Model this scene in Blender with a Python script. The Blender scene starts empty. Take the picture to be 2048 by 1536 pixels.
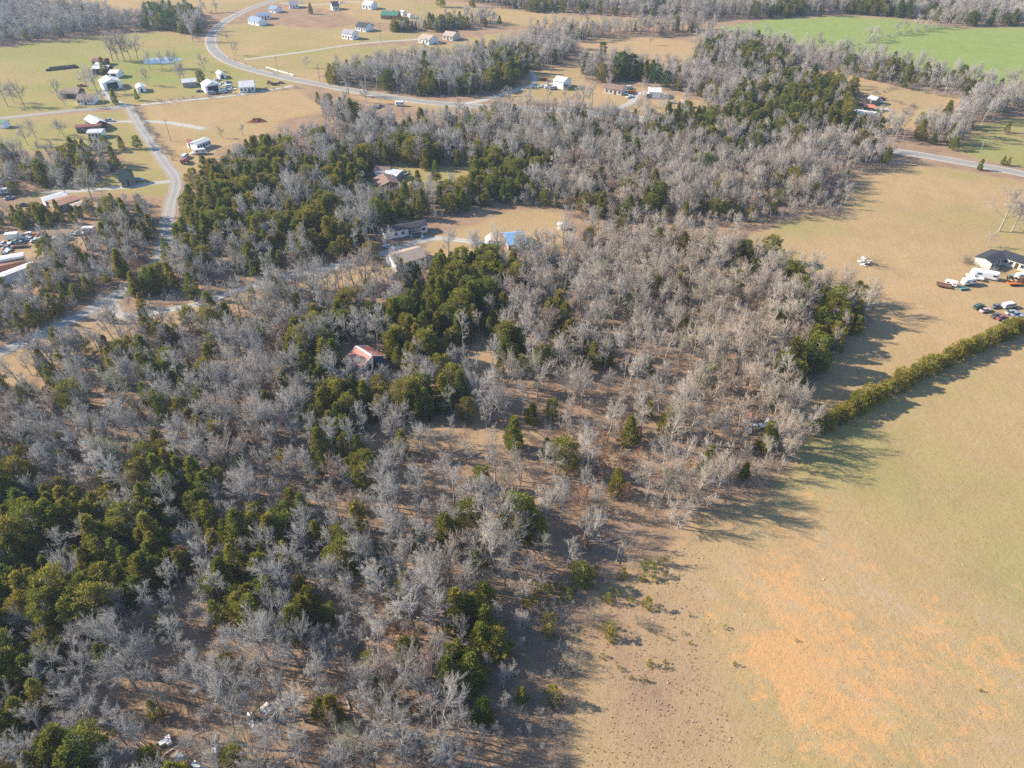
import bpy, math, random
import numpy as np

# ------------------------------------------------------------------ camera, sky, sun, exposure
scene = bpy.context.scene
PITCH = math.radians(38.0); CAM_H = 120.0; FPX = 1421.0
cam_d = bpy.data.cameras.new('camera'); cam = bpy.data.objects.new('camera', cam_d)
scene.collection.objects.link(cam)
cam.location = (0, 0, CAM_H); cam.rotation_euler = (math.pi / 2 - PITCH, 0, 0)
cam_d.sensor_width = 36.0; cam_d.lens = 36.0 * FPX / 2048.0
cam_d.clip_start = 0.5; cam_d.clip_end = 6000
scene.camera = cam

SUN_AZ = math.radians(168.0)      # direction towards the sun, measured from +X
SUN_EL = math.radians(29.0)
world = bpy.data.worlds.new('World'); scene.world = world; world.use_nodes = True
wn = world.node_tree; wn.nodes.clear()
sky = wn.nodes.new('ShaderNodeTexSky'); sky.sky_type = 'NISHITA'; sky.sun_disc = False
sky.sun_elevation = SUN_EL; sky.sun_rotation = math.pi / 2 - SUN_AZ
sky.air_density = 1.0; sky.dust_density = 0.3; sky.ozone_density = 3.5; sky.altitude = 200
bgn = wn.nodes.new('ShaderNodeBackground'); bgn.inputs['Strength'].default_value = 0.115
won = wn.nodes.new('ShaderNodeOutputWorld')
wn.links.new(sky.outputs[0], bgn.inputs['Color']); wn.links.new(bgn.outputs[0], won.inputs['Surface'])

sun_d = bpy.data.lights.new('sun', 'SUN'); sun_d.energy = 5.0; sun_d.angle = math.radians(0.53)
sun_d.color = (1.0, 0.88, 0.70)
sun = bpy.data.objects.new('sun', sun_d); scene.collection.objects.link(sun)
sun.rotation_euler = (math.pi / 2 - SUN_EL, 0, SUN_AZ + math.pi / 2)
sun.location = (-200, 50, 200)

vs = scene.view_settings
vs.view_transform = 'Standard'; vs.look = 'None'; vs.gamma = 1.0; vs.use_curve_mapping = False
vs.exposure = 1.12
scene.render.engine = 'CYCLES'
cy = scene.cycles
cy.max_bounces = 4; cy.diffuse_bounces = 1; cy.glossy_bounces = 2; cy.transmission_bounces = 2
cy.transparent_max_bounces = 4; cy.volume_bounces = 0
cy.use_denoising = False
cy.caustics_reflective = False; cy.caustics_refractive = False
scene.render.film_transparent = False

R = math.radians
rng = np.random.default_rng(11)
random.seed(5)
COL = scene.collection

# ------------------------------------------------------------------ plan coordinates
CP, SP = math.cos(PITCH), math.sin(PITCH)
def P(x, y):
    """ground point surveyed from the photograph's coordinates (2048 x 1536)"""
    u = (x - 1024) / FPX; v = (y - 768) / FPX
    dz = -SP - v * CP; dy = CP - v * SP
    t = CAM_H / -dz
    return (u * t, dy * t)
def PP(pts):
    return np.array([P(x, y) for x, y in pts])
def to_px(xy):
    xy = np.asarray(xy, float)
    d = xy[..., 1] * CP + CAM_H * SP
    return np.stack([1024 + FPX * xy[..., 0] / d, 768 - FPX * (xy[..., 1] * SP - CAM_H * CP) / d], -1)
def scale_at(xy):
    return FPX / (xy[1] * CP + CAM_H * SP)

def vnoise(xy, s, seed):
    """smooth value noise 0..1"""
    p = np.asarray(xy, float) / s + 1000.0
    i = np.floor(p).astype(np.int64); f = p - i; f = f * f * (3 - 2 * f)
    def h(a, b):
        n = (a * 374761393 + b * 668265263 + seed * 974711) & 0x7fffffff
        n = ((n ^ (n >> 13)) * 1274126177) & 0x7fffffff
        return ((n ^ (n >> 16)) & 0xffff) / 65535.0
    a, b = i[..., 0], i[..., 1]
    v0 = h(a, b) * (1 - f[..., 0]) + h(a + 1, b) * f[..., 0]
    v1 = h(a, b + 1) * (1 - f[..., 0]) + h(a + 1, b + 1) * f[..., 0]
    return v0 * (1 - f[..., 1]) + v1 * f[..., 1]

def poly_sdf(pts, poly):
    """signed distance (negative inside) of points to a polygon"""
    x, y = pts[:, 0], pts[:, 1]
    n = len(poly); d2 = np.full(len(pts), 1e18); ins = np.zeros(len(pts), bool)
    for i in range(n):
        a = poly[i]; b = poly[(i + 1) % n]; e = b - a
        wx, wy = x - a[0], y - a[1]
        t = np.clip((wx * e[0] + wy * e[1]) / max(e @ e, 1e-9), 0, 1)
        d2 = np.minimum(d2, (wx - t * e[0]) ** 2 + (wy - t * e[1]) ** 2)
        c = ((a[1] > y) != (b[1] > y))
        with np.errstate(divide='ignore', invalid='ignore'):
            xi = (b[0] - a[0]) * (y - a[1]) / (b[1] - a[1]) + a[0]
        ins ^= c & (x < xi)
    d = np.sqrt(d2)
    return np.where(ins, -d, d)
def line_dist(pts, line):
    x, y = pts[:, 0], pts[:, 1]; d2 = np.full(len(pts), 1e18)
    for a, b in zip(line[:-1], line[1:]):
        e = b - a; wx, wy = x - a[0], y - a[1]
        t = np.clip((wx * e[0] + wy * e[1]) / max(e @ e, 1e-9), 0, 1)
        d2 = np.minimum(d2, (wx - t * e[0]) ** 2 + (wy - t * e[1]) ** 2)
    return np.sqrt(d2)
def smooth_line(px, n=10):
    p = PP(px); out = []
    q = np.vstack([2 * p[0] - p[1], p, 2 * p[-1] - p[-2]])
    for i in range(1, len(q) - 2):
        for k in range(n):
            t = k / n
            out.append(0.5 * ((2 * q[i]) + (-q[i - 1] + q[i + 1]) * t + (2 * q[i - 1] - 5 * q[i] + 4 * q[i + 1] - q[i + 2]) * t * t
                       + (-q[i - 1] + 3 * q[i] - 3 * q[i + 1] + q[i + 2]) * t ** 3))
    out.append(p[-1])
    return np.array(out)

# ------------------------------------------------------------------ survey: fields, clearings, woods, roads
FIELDS = {  # name: (polygon in photo coordinates, litter, green, clay, gravel)
 'west_pasture': ([(-400, 112), (0, 96), (120, 80), (230, 70), (330, 63), (375, 75), (405, 85), (425, 112), (470, 134), (560, 157), (600, 167), (585, 173), (500, 183), (400, 193), (290, 206), (0, 234), (-400, 250)], 0, .60, 0, 0),
 'west_yard': ([(-300, 245), (0, 240), (248, 220), (290, 275), (330, 332), (345, 362), (330, 395), (290, 392), (200, 384), (60, 398), (60, 380), (180, 372), (240, 340), (250, 312), (200, 302), (120, 302), (0, 305), (-300, 310)], .1, .46, 0, 0),
 'stubble_field': ([(288, 214), (500, 191), (588, 179), (652, 214), (630, 228), (560, 242), (545, 262), (500, 278), (470, 285), (440, 300), (420, 325), (400, 350), (370, 352), (345, 325), (305, 255)], 0, .10, .04, 0),
 'bend_field': ([(430, 70), (440, 52), (490, 48), (560, 52), (640, 60), (700, 52), (800, 66), (870, 62), (860, 75), (800, 80), (700, 88), (650, 96), (900, 88), (1010, 62), (1060, 85), (880, 112), (760, 128), (690, 138), (640, 150), (640, 165), (600, 160), (530, 142), (470, 124), (436, 104)], 0, .34, 0, 0),
 'north_field': ([(300, 14), (420, 26), (500, 16), (560, 4), (680, 22), (720, 40), (760, 46), (860, 40), (960, 40), (1020, 50), (1120, 55), (1300, 52), (1400, 44), (1280, 40), (1120, 30), (1040, 22), (900, 4), (700, -6), (450, -6), (300, 2)], 0, .24, 0, 0),
 'far_west_field': ([(60, 14), (180, 24), (330, 14), (420, 4), (300, -8), (60, -2)], .1, .05, .1, 0),
 'knoll_field': ([(1165, 108), (1158, 88), (1230, 72), (1300, 72), (1382, 84), (1392, 112), (1385, 128), (1330, 132), (1240, 118)], 0, .04, .08, 0),
 'green_field': ([(1425, 56), (1545, 38), (1690, 31), (1800, 38), (1870, 50), (1920, 56), (2200, 50), (2200, 190), (2048, 182), (1955, 168), (1850, 146), (1760, 124), (1690, 112), (1600, 92), (1500, 74)], 0, 1.0, 0, 0),
 'fenced_pasture': ([(1560, 146), (1610, 133), (1700, 150), (1810, 176), (1935, 198), (1895, 226), (1812, 262), (1790, 262), (1700, 240), (1690, 205), (1720, 190), (1680, 168)], 0, .12, .05, 0),
 'roadside_meadow': ([(1950, 262), (1935, 252), (2048, 236), (2200, 230), (2200, 352), (2048, 334), (1960, 318), (1905, 300)], 0, .66, .02, 0),
 'wide_pasture': ([(1700, 352), (1800, 327), (1900, 336), (2048, 365), (2250, 400), (2250, 560), (2060, 640), (1980, 678), (1900, 712), (1800, 765), (1700, 815), (1615, 858), (1575, 838), (1592, 795), (1640, 738), (1705, 675), (1752, 640), (1740, 615), (1650, 572), (1560, 535), (1505, 500), (1500, 475), (1560, 444), (1600, 436), (1690, 434), (1692, 396)], 0, .07, .03, 0),
 'hayfield': ([(1615, 862), (1700, 818), (1800, 768), (1900, 715), (1980, 681), (2060, 643), (2250, 560), (2400, 700), (2400, 1800), (1110, 1800), (1125, 1500), (1120, 1400), (1140, 1290), (1185, 1195), (1260, 1135), (1340, 1100), (1390, 1060), (1440, 1010), (1510, 985), (1575, 950)], 0, .24, .05, 0),
 'rough_strip': ([(1185, 1198), (1260, 1138), (1340, 1103), (1400, 1075), (1418, 1100), (1424, 1200), (1432, 1300), (1452, 1420), (1480, 1560), (1520, 1800), (1110, 1800), (1125, 1500), (1120, 1400), (1140, 1290)], .27, .02, .08, .05),
 'woodland_meadow': ([(590, 575), (640, 545), (700, 535), (770, 525), (840, 505), (860, 482), (940, 448), (1040, 420), (1090, 414), (1128, 430), (1125, 475), (1120, 486), (1050, 514), (960, 524), (880, 520), (830, 540), (760, 556), (690, 566), (640, 580)], .15, .10, .03, .04),
 'house_lawn': ([(720, 372), (730, 345), (790, 322), (850, 338), (930, 330), (952, 345), (930, 385), (850, 398), (790, 398), (740, 392)], .1, .36, 0, .05),
 'barn_clearing': ([(925, 705), (960, 686), (1010, 680), (1000, 735), (960, 765), (930, 745)], .35, .08, .05, 0),
 'barn_yard': ([(690, 745), (720, 728), (770, 735), (810, 745), (815, 775), (770, 800), (700, 775)], .5, .05, 0, 0),
 'glade': ([(770, 855), (850, 840), (960, 862), (1060, 852), (1070, 878), (960, 892), (850, 880)], .35, .02, .05, 0),
 'ride': ([(-60, 805), (60, 768), (160, 738), (245, 718), (250, 734), (160, 760), (60, 795), (-60, 830)], .35, .05, .03, 0),
 'roadside_clearing': ([(222, 636), (330, 628), (450, 596), (520, 574), (520, 600), (450, 622), (430, 645), (395, 668), (370, 648), (300, 656), (232, 660)], .45, .04, .05, 0),
 'lane_verge': ([(-60, 738), (0, 712), (100, 667), (190, 632), (230, 642), (240, 672), (150, 706), (60, 752), (0, 786), (-60, 810)], .4, .1, .03, .05),
 'junkyard': ([(-150, 500), (0, 492), (60, 484), (180, 474), (205, 480), (110, 498), (70, 520), (60, 545), (-150, 580)], .3, .02, .15, .2),
 'house_plot': ([(1035, 205), (1020, 190), (1060, 150), (1150, 125), (1165, 135), (1160, 160), (1230, 185), (1290, 172), (1350, 190), (1420, 208), (1420, 222), (1330, 232), (1230, 226), (1170, 205), (1080, 200)], .02, .16, .03, .12),
 'road_verge': ([(640, 168), (720, 186), (780, 196), (860, 206), (900, 214), (1000, 214), (1160, 226), (1160, 238), (1000, 226), (860, 218), (760, 206), (700, 196)], .1, .1, .03, 0),
 'pole_clearing': ([(870, 222), (960, 226), (945, 240), (880, 240)], .2, .1, .05, 0),
}
WOODS = [  # polygon, stems per 100 m2, share of cedar, height factor
 ([(-250, 1900), (-250, 735), (0, 716), (100, 668), (190, 628), (250, 640), (330, 626), (420, 605), (560, 575), (690, 566), (830, 545), (960, 528), (1060, 518), (1130, 488), (1240, 455), (1500, 502), (1560, 535), (1645, 575), (1735, 612), (1748, 638), (1702, 672), (1645, 735), (1596, 795), (1572, 832), (1612, 868), (1572, 948), (1505, 985), (1440, 1008), (1380, 1066), (1330, 1102), (1250, 1138), (1180, 1192), (1146, 1275), (1125, 1370), (1116, 1480), (1110, 1900)], 7.6, .10, .95),
 ([(345, 500), (352, 440), (372, 400), (400, 358), (450, 330), (510, 302), (560, 278), (650, 262), (800, 262), (900, 268), (1000, 262), (1230, 275), (1400, 292), (1540, 312), (1640, 330), (1700, 348), (1690, 395), (1690, 430), (1600, 434), (1520, 458), (1240, 445), (1130, 436), (1000, 408), (880, 440), (840, 480), (760, 520), (690, 560), (560, 572), (430, 600), (225, 628), (240, 600), (280, 570), (315, 540)], 7.4, .15, .95),
 ([(-200, 700), (0, 690), (90, 648), (180, 604), (240, 572), (290, 545), (316, 500), (320, 452), (300, 425), (235, 432), (208, 462), (205, 490), (110, 508), (75, 535), (60, 560), (-200, 610)], 7.0, .22, .85),
 ([(-200, 470), (0, 466), (90, 455), (180, 448), (235, 428), (305, 415), (315, 400), (260, 405), (170, 420), (60, 428), (-200, 440)], 4.5, .6, .6),
 ([(-200, 385), (-200, 322), (0, 322), (120, 318), (220, 318), (262, 330), (232, 342), (222, 362), (185, 372), (60, 378), (30, 392)], 4.6, .32, .95),
 ([(-500, 108), (0, 92), (120, 78), (230, 67), (335, 60), (360, 66), (395, 78), (410, 55), (405, 32), (330, 25), (255, 50), (180, 34), (60, 22), (-500, 22)], 4.8, .12, 1.1),
 ([(-500, 16), (60, 10), (60, -10), (440, -10), (440, 2), (330, 14), (420, 28), (470, 16), (520, -4), (520, -24), (-500, -26)], 4.0, .25, 1.05),
 ([(640, 93), (700, 90), (800, 77), (900, 62), (1040, 46), (1032, 34), (900, 48), (800, 58), (720, 72), (650, 80)], 5.0, .3, .95),
 ([(636, 172), (700, 181), (780, 190), (850, 192), (900, 196), (960, 192), (1036, 168), (1060, 148), (1128, 124), (1160, 110), (1158, 92), (1080, 100), (950, 112), (900, 118), (760, 132), (660, 156)], 5.4, .13, 1.1),
 ([(1060, 80), (1150, 88), (1250, 74), (1350, 70), (1430, 66), (1420, 56), (1250, 60), (1150, 66), (1060, 66)], 4.6, .14, 1.0),
 ([(1040, 26), (1100, 24), (1300, 37), (1400, 43), (1540, 36), (1700, 28), (1850, 40), (1900, 53), (2060, 52), (2500, 52), (2500, -70), (600, -70), (560, -30), (900, -6)], 3.6, .16, 1.15),
 ([(1385, 118), (1400, 142), (1440, 152), (1490, 162), (1560, 154), (1612, 130), (1600, 104), (1500, 86), (1420, 84), (1390, 97)], 5.4, .22, 1.0),
 ([(1612, 134), (1700, 154), (1800, 178), (1940, 202), (2060, 216), (2060, 186), (1955, 170), (1850, 140), (1700, 110), (1608, 98)], 4.6, .2, .9),
 ([(1150, 152), (1180, 168), (1240, 163), (1330, 168), (1350, 182), (1430, 212), (1330, 238), (1420, 250), (1540, 262), (1660, 262), (1790, 285), (1808, 266), (1700, 242), (1690, 212), (1718, 196), (1690, 172), (1620, 152), (1560, 168), (1450, 172), (1400, 152), (1330, 140), (1240, 132), (1160, 132)], 5.2, .30, .95),
 ([(1815, 275), (1900, 300), (1948, 306), (1955, 280), (1935, 262), (2050, 220), (2200, 215), (2200, 195), (2048, 200), (1960, 212), (1880, 240), (1812, 264)], 5.8, .1, 1.05),
 ([(604, 186), (640, 208), (700, 236), (760, 248), (860, 252), (960, 244), (1020, 232), (1160, 236), (1400, 257), (1540, 275), (1700, 297), (1770, 310), (1790, 330), (1700, 350), (1540, 315), (1230, 278), (1000, 268), (700, 268), (645, 252), (650, 218)], 5.6, .14, 1.0),
 ([(1050, 205), (1060, 226), (1190, 228), (1180, 212)], 2.4, .0, 1.0),
]
# cedar thickets: centre, radius (photo px), strength
CEDARS = [(470, 400, 70, .95), (430, 445, 55, .95), (540, 345, 55, .9), (620, 360, 45, .85), (655, 440, 42, 1.0), (600, 470, 50, .8), (690, 350, 38, .95), (520, 470, 50, .75), (400, 470, 40, .8),
 (560, 330, 45, .85), (660, 480, 36, .9), (400, 520, 45, .45), (500, 530, 30, .4), (250, 560, 40, .6), (310, 560, 35, .6), (560, 530, 40, .4), (330, 470, 20, .2),
 (920, 565, 62, 1.25), (975, 550, 46, 1.25), (890, 615, 62, 1.25), (855, 660, 56, 1.25), (825, 700, 46, 1.2), (870, 705, 40, 1.1), (940, 620, 40, .9), (1015, 700, 26, 1.4), (790, 640, 30, .8),
 (640, 730, 40, .85), (690, 790, 45, .85), (650, 830, 40, .75), (735, 800, 40, .7), (830, 800, 30, .85), (900, 800, 28, .8), (860, 830, 25, .7), (600, 690, 40, .6), (690, 640, 40, .6), (630, 640, 40, .5),
 (740, 925, 34, 1.1), (690, 870, 30, 1.0), (910, 1055, 28, 1.2), (1050, 1000, 18, 1.1), (1045, 1045, 18, 1.1), (1115, 650, 25, .9), (1170, 700, 35, .6), (1100, 690, 30, .6),
 (60, 1080, 110, .95), (150, 1050, 90, .9), (220, 1130, 90, .9), (60, 1200, 100, .9), (160, 1220, 60, .85), (30, 1330, 70, .8), (40, 1440, 60, .8), (140, 1500, 50, .75), (20, 990, 70, .7), (10, 900, 60, .45),
 (350, 970, 50, .7), (400, 1010, 45, .65), (280, 1010, 50, .6), (320, 1110, 60, .7), (480, 1060, 50, .7), (560, 1080, 50, .7), (480, 1160, 50, .7), (620, 1190, 50, .85), (700, 1100, 45, .5), (570, 1010, 40, .4),
 (760, 1280, 40, .7), (810, 1150, 40, .6), (920, 1330, 40, .7), (640, 1400, 30, .6), (690, 1530, 30, .7), (450, 1300, 40, .5), (930, 1210, 40, .6), (1010, 1250, 30, .5), (820, 1380, 30, .5),
 (1585, 735, 26, 1.2), (1605, 715, 22, 1.2), (1640, 660, 26, .95), (1700, 640, 26, .95), (1580, 560, 20, 1.0), (1660, 610, 30, .7), (1560, 760, 22, .8), (1690, 610, 26, .6), (1330, 460, 25, .5),
 (960, 350, 40, .97), (1020, 345, 36, .9), (1060, 330, 30, .8), (1010, 385, 35, .6), (900, 395, 40, .5), (800, 410, 40, .55), (800, 330, 45, .7), (870, 325, 45, .7), (730, 330, 25, .8), (950, 430, 40, .4),
 (1340, 250, 36, .95), (1400, 250, 36, .8), (1460, 255, 36, .85), (1520, 245, 40, .95), (1590, 215, 50, .95), (1650, 190, 40, .9), (1690, 235, 35, .8), (1600, 250, 40, .8), (1480, 215, 40, .6), (1560, 180, 30, .7),
 (1285, 150, 18, .9), (1240, 140, 20, .8), (640, 185, 20, .95), (680, 200, 30, .7), (720, 225, 30, .6), (665, 165, 25, .9), (860, 180, 30, .7), (1010, 160, 50, .6), (930, 185, 40, .5), (790, 180, 40, .35),
 (700, 90, 50, .7), (790, 72, 40, .7), (900, 58, 40, .6), (330, 62, 40, .5), (350, 40, 40, .7), (1570, 30, 30, .7), (1740, 25, 60, .6), (1090, 28, 25, .8), (1500, 120, 40, .5), (1560, 130, 30, .6), (1410, 110, 15, .9),
 (30, 460, 60, .9), (90, 450, 50, .9), (160, 440, 40, .7), (220, 430, 40, .7), (80, 365, 30, .7), (150, 330, 40, .7), (90, 560, 50, .4), (200, 600, 50, .6)]
THIN = [  # open stands: centre px, radius, density factor
 (1230, 920, 170, .40), (1150, 850, 130, .5), (1330, 850, 120, .45), (1100, 980, 110, .6), (900, 700, 60, .5), (420, 1490, 110, .45), (650, 1360, 70, .6), (180, 830, 90, .7), (800, 1130, 60, .7), (960, 880, 110, .5), (1150, 1120, 90, .65), (250, 1480, 60, .6), (640, 540, 60, .4), (640, 600, 60, .6), (1230, 1080, 90, .75), (330, 1530, 90, .45), (560, 1490, 50, .5)]

ROADS = {  # name: (centreline, width m, kind)
 'highway': ([(640, -30), (570, -4), (530, 6), (485, 24), (450, 43), (428, 63), (421, 84), (431, 104), (456, 122), (500, 138), (560, 153), (620, 165), (700, 180), (780, 194), (860, 205), (950, 212), (1080, 218), (1230, 231), (1330, 244), (1440, 257), (1560, 270), (1700, 287), (1800, 303), (1900, 320), (2048, 348), (2300, 400)], 6.2, 'asphalt'),
 'county_road': ([(258, 213), (276, 246), (302, 285), (330, 327), (349, 352), (352, 375), (343, 405), (336, 440), (331, 480), (310, 530), (262, 572), (205, 606), (170, 626), (100, 660), (0, 706), (-150, 770)], 4.9, 'lane'),
 'side_road': ([(258, 213), (200, 217), (120, 224), (40, 233), (0, 237), (-150, 250)], 4.2, 'lane'),
 'farm_lane': ([(258, 213), (240, 207), (225, 199), (208, 188), (214, 178), (240, 176)], 4.0, 'gravel'),
 'fence_lane': ([(282, 210), (360, 202), (450, 193), (520, 184), (590, 171)], 3.2, 'gravel'),
 'gravel_drive': ([(283, 243), (330, 245), (370, 251), (408, 258)], 4.2, 'gravel'),
 'home_drive': ([(280, 245), (250, 243), (215, 246)], 3.2, 'gravel'),
 'wood_drive': ([(222, 600), (245, 632), (325, 622), (400, 607), (450, 590), (512, 570), (567, 555), (640, 540), (720, 520), (790, 500), (860, 478), (930, 482), (990, 492)], 3.4, 'gravel'),
 'field_drive': ([(490, 120), (560, 110), (620, 102), (690, 91), (760, 84), (830, 79), (870, 74)], 3.2, 'gravel'),
 'shed_drive': ([(915, 209), (960, 202), (1010, 188), (1050, 175), (1090, 172), (1120, 174)], 4.2, 'gravel'),
 'shed_track': ([(1062, 174), (1070, 160), (1064, 146), (1050, 138)], 3.0, 'gravel'),
 'plot_drive': ([(1215, 228), (1245, 214), (1265, 203), (1272, 190), (1290, 184), (1330, 190)], 4.0, 'gravel'),
 'cabin_drive': ([(352, 362), (310, 366), (270, 372), (180, 380), (90, 385)], 3.6, 'gravel'),
 'north_drive': ([(560, 6), (600, 10), (640, 9), (700, 4), (760, 8)], 3.0, 'gravel'),
}
ROADW = {k: (smooth_line(v[0], 8), v[1], v[2]) for k, v in ROADS.items()}
FIELDW = {k: (PP(v[0]),) + tuple(v[1:]) for k, v in FIELDS.items()}
PADS = []      # building footprints: (x, y, radius)
# ------------------------------------------------------------------ small helpers
def tag(o, label=None, cat=None, group=None, kind=None):
    if label: o['label'] = label
    if cat: o['category'] = cat
    if group: o['group'] = group
    if kind: o['kind'] = kind
    return o
def link(name, mesh, parent=None):
    o = bpy.data.objects.new(name, mesh); COL.objects.link(o)
    if parent is not None: o.parent = parent
    return o
def empty(name, xy, rz=0.0, s=1.0, z=0.0):
    o = bpy.data.objects.new(name, None); COL.objects.link(o)
    o.empty_display_size = 0.3
    o.location = (xy[0], xy[1], z); o.rotation_euler = (0, 0, rz); o.scale = (s, s, s)
    return o
def np_mesh(name, V, F, mat=None, smooth=False):
    """F: list of (k x n) index arrays or one"""
    me = bpy.data.meshes.new(name)
    V = np.asarray(V, np.float32)
    Fs = F if isinstance(F, list) else [F]
    Fs = [np.asarray(f, np.int32) for f in Fs if len(f)]
    loops = np.concatenate([f.ravel() for f in Fs]); tot = np.concatenate([np.full(len(f), f.shape[1], np.int32) for f in Fs])
    st = np.concatenate([[0], np.cumsum(tot)[:-1]]).astype(np.int32)
    me.vertices.add(len(V)); me.vertices.foreach_set('co', V.ravel())
    me.loops.add(len(loops)); me.loops.foreach_set('vertex_index', loops)
    me.polygons.add(len(tot)); me.polygons.foreach_set('loop_start', st); me.polygons.foreach_set('loop_total', tot)
    if smooth: me.polygons.foreach_set('use_smooth', np.ones(len(tot), bool))
    me.update(calc_edges=True); me.validate()
    if mat is not None: me.materials.append(mat)
    return me

class MB:
    """collects solid pieces, builds one mesh"""
    def __init__(s): s.v = []; s.f = []
    def poly(s, vs, fs):
        b = len(s.v); s.v += [tuple(map(float, v)) for v in vs]; s.f += [tuple(i + b for i in f) for f in fs]; return s
    def box(s, x0, x1, y0, y1, z0, z1):
        return s.poly([(x0, y0, z0), (x1, y0, z0), (x1, y1, z0), (x0, y1, z0), (x0, y0, z1), (x1, y0, z1), (x1, y1, z1), (x0, y1, z1)],
                      [(0, 3, 2, 1), (4, 5, 6, 7), (0, 1, 5, 4), (1, 2, 6, 5), (2, 3, 7, 6), (3, 0, 4, 7)])
    def prism(s, prof, y0, y1):
        """profile in x,z (counter-clockwise seen from -y), extruded along y"""
        n = len(prof)
        return s.poly([(x, y0, z) for x, z in prof] + [(x, y1, z) for x, z in prof],
                      [tuple(range(n)), tuple(range(2 * n - 1, n - 1, -1))] + [(i, i + n, (i + 1) % n + n, (i + 1) % n) for i in range(n)])
    def prism_x(s, prof, x0, x1):
        n = len(prof)
        return s.poly([(x0, y, z) for y, z in prof] + [(x1, y, z) for y, z in prof],
                      [tuple(range(n)), tuple(range(2 * n - 1, n - 1, -1))] + [(i, i + n, (i + 1) % n + n, (i + 1) % n) for i in range(n)])
    def tube(s, a, b, r0, r1, n=6):
        a = np.array(a, float); b = np.array(b, float); d = b - a; d /= np.linalg.norm(d)
        u = np.cross(d, (0, 0, 1) if abs(d[2]) < .9 else (1, 0, 0)); u /= np.linalg.norm(u); w = np.cross(d, u)
        an = [2 * math.pi * i / n for i in range(n)]
        vs = [a + r0 * (math.cos(t) * u + math.sin(t) * w) for t in an] + [b + r1 * (math.cos(t) * u + math.sin(t) * w) for t in an]
        return s.poly(vs, [(i, (i + 1) % n, (i + 1) % n + n, i + n) for i in range(n)] + [tuple(range(n - 1, -1, -1)), tuple(range(n, 2 * n))])
    def mesh(s, name, mat):
        me = bpy.data.meshes.new(name); me.from_pydata(s.v, [], s.f); me.update(); me.materials.append(mat); return me
    def build(s, name, mat, parent=None):
        return link(name, s.mesh(name, mat), parent)

# ------------------------------------------------------------------ materials
def mat_new(name):
    m = bpy.data.materials.new(name); m.use_nodes = True; m.node_tree.nodes.clear()
    return m, m.node_tree.nodes, m.node_tree.links
class NT:
    def __init__(s, name):
        s.m = bpy.data.materials.new(name); s.m.use_nodes = True; s.t = s.m.node_tree; s.t.nodes.clear()
        s.out = s.t.nodes.new('ShaderNodeOutputMaterial')
    def n(s, t, **k):
        o = s.t.nodes.new(t)
        for a, b in k.items(): setattr(o, a, b)
        return o
    def l(s, a, b): s.t.links.new(a, b)
    def setv(s, sock, v):
        if hasattr(v, 'is_output') or isinstance(v, bpy.types.NodeSocket): s.l(v, sock)
        else: sock.default_value = v
    def math(s, op, a, b=None, clamp=False):
        o = s.n('ShaderNodeMath', operation=op, use_clamp=clamp); s.setv(o.inputs[0], a)
        if b is not None: s.setv(o.inputs[1], b)
        return o.outputs[0]
    def mix(s, f, a, b, bt='MIX'):
        o = s.n('ShaderNodeMix', data_type='RGBA', blend_type=bt); s.setv(o.inputs[0], f)
        s.setv(o.inputs[6], a if not isinstance(a, tuple) else a + (1,) if len(a) == 3 else a)
        s.setv(o.inputs[7], b if not isinstance(b, tuple) else b + (1,) if len(b) == 3 else b)
        return o.outputs[2]
    def noise(s, vec, sc, det=3, rough=.55, dist=0.0):
        o = s.n('ShaderNodeTexNoise'); o.inputs['Scale'].default_value = sc; o.inputs['Detail'].default_value = det
        o.inputs['Roughness'].default_value = rough; o.inputs['Distortion'].default_value = dist
        if vec is not None: s.l(vec, o.inputs['Vector'])
        return o.outputs['Fac']
    def ramp(s, v, lo, hi):
        o = s.n('ShaderNodeMapRange', clamp=True); s.setv(o.inputs[0], v); o.inputs[1].default_value = lo; o.inputs[2].default_value = hi
        return o.outputs[0]
    def mapping(s, vec, scale=(1, 1, 1), rot=0.0):
        if rot:
            q = s.n('ShaderNodeMapping'); s.l(vec, q.inputs[0]); q.inputs['Rotation'].default_value = (0, 0, rot); vec = q.outputs[0]
        o = s.n('ShaderNodeMapping'); s.l(vec, o.inputs[0]); o.inputs['Scale'].default_value = scale
        return o.outputs[0]
    def diffuse(s, col, rough=1.0, nrm=None):
        o = s.n('ShaderNodeBsdfDiffuse'); s.setv(o.inputs['Color'], col if not isinstance(col, tuple) else col + (1,))
        o.inputs['Roughness'].default_value = 0.0
        if nrm is not None: s.l(nrm, o.inputs['Normal'])
        return o.outputs[0]
    def done(s, sh): s.l(sh, s.out.inputs['Surface']); return s.m

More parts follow.
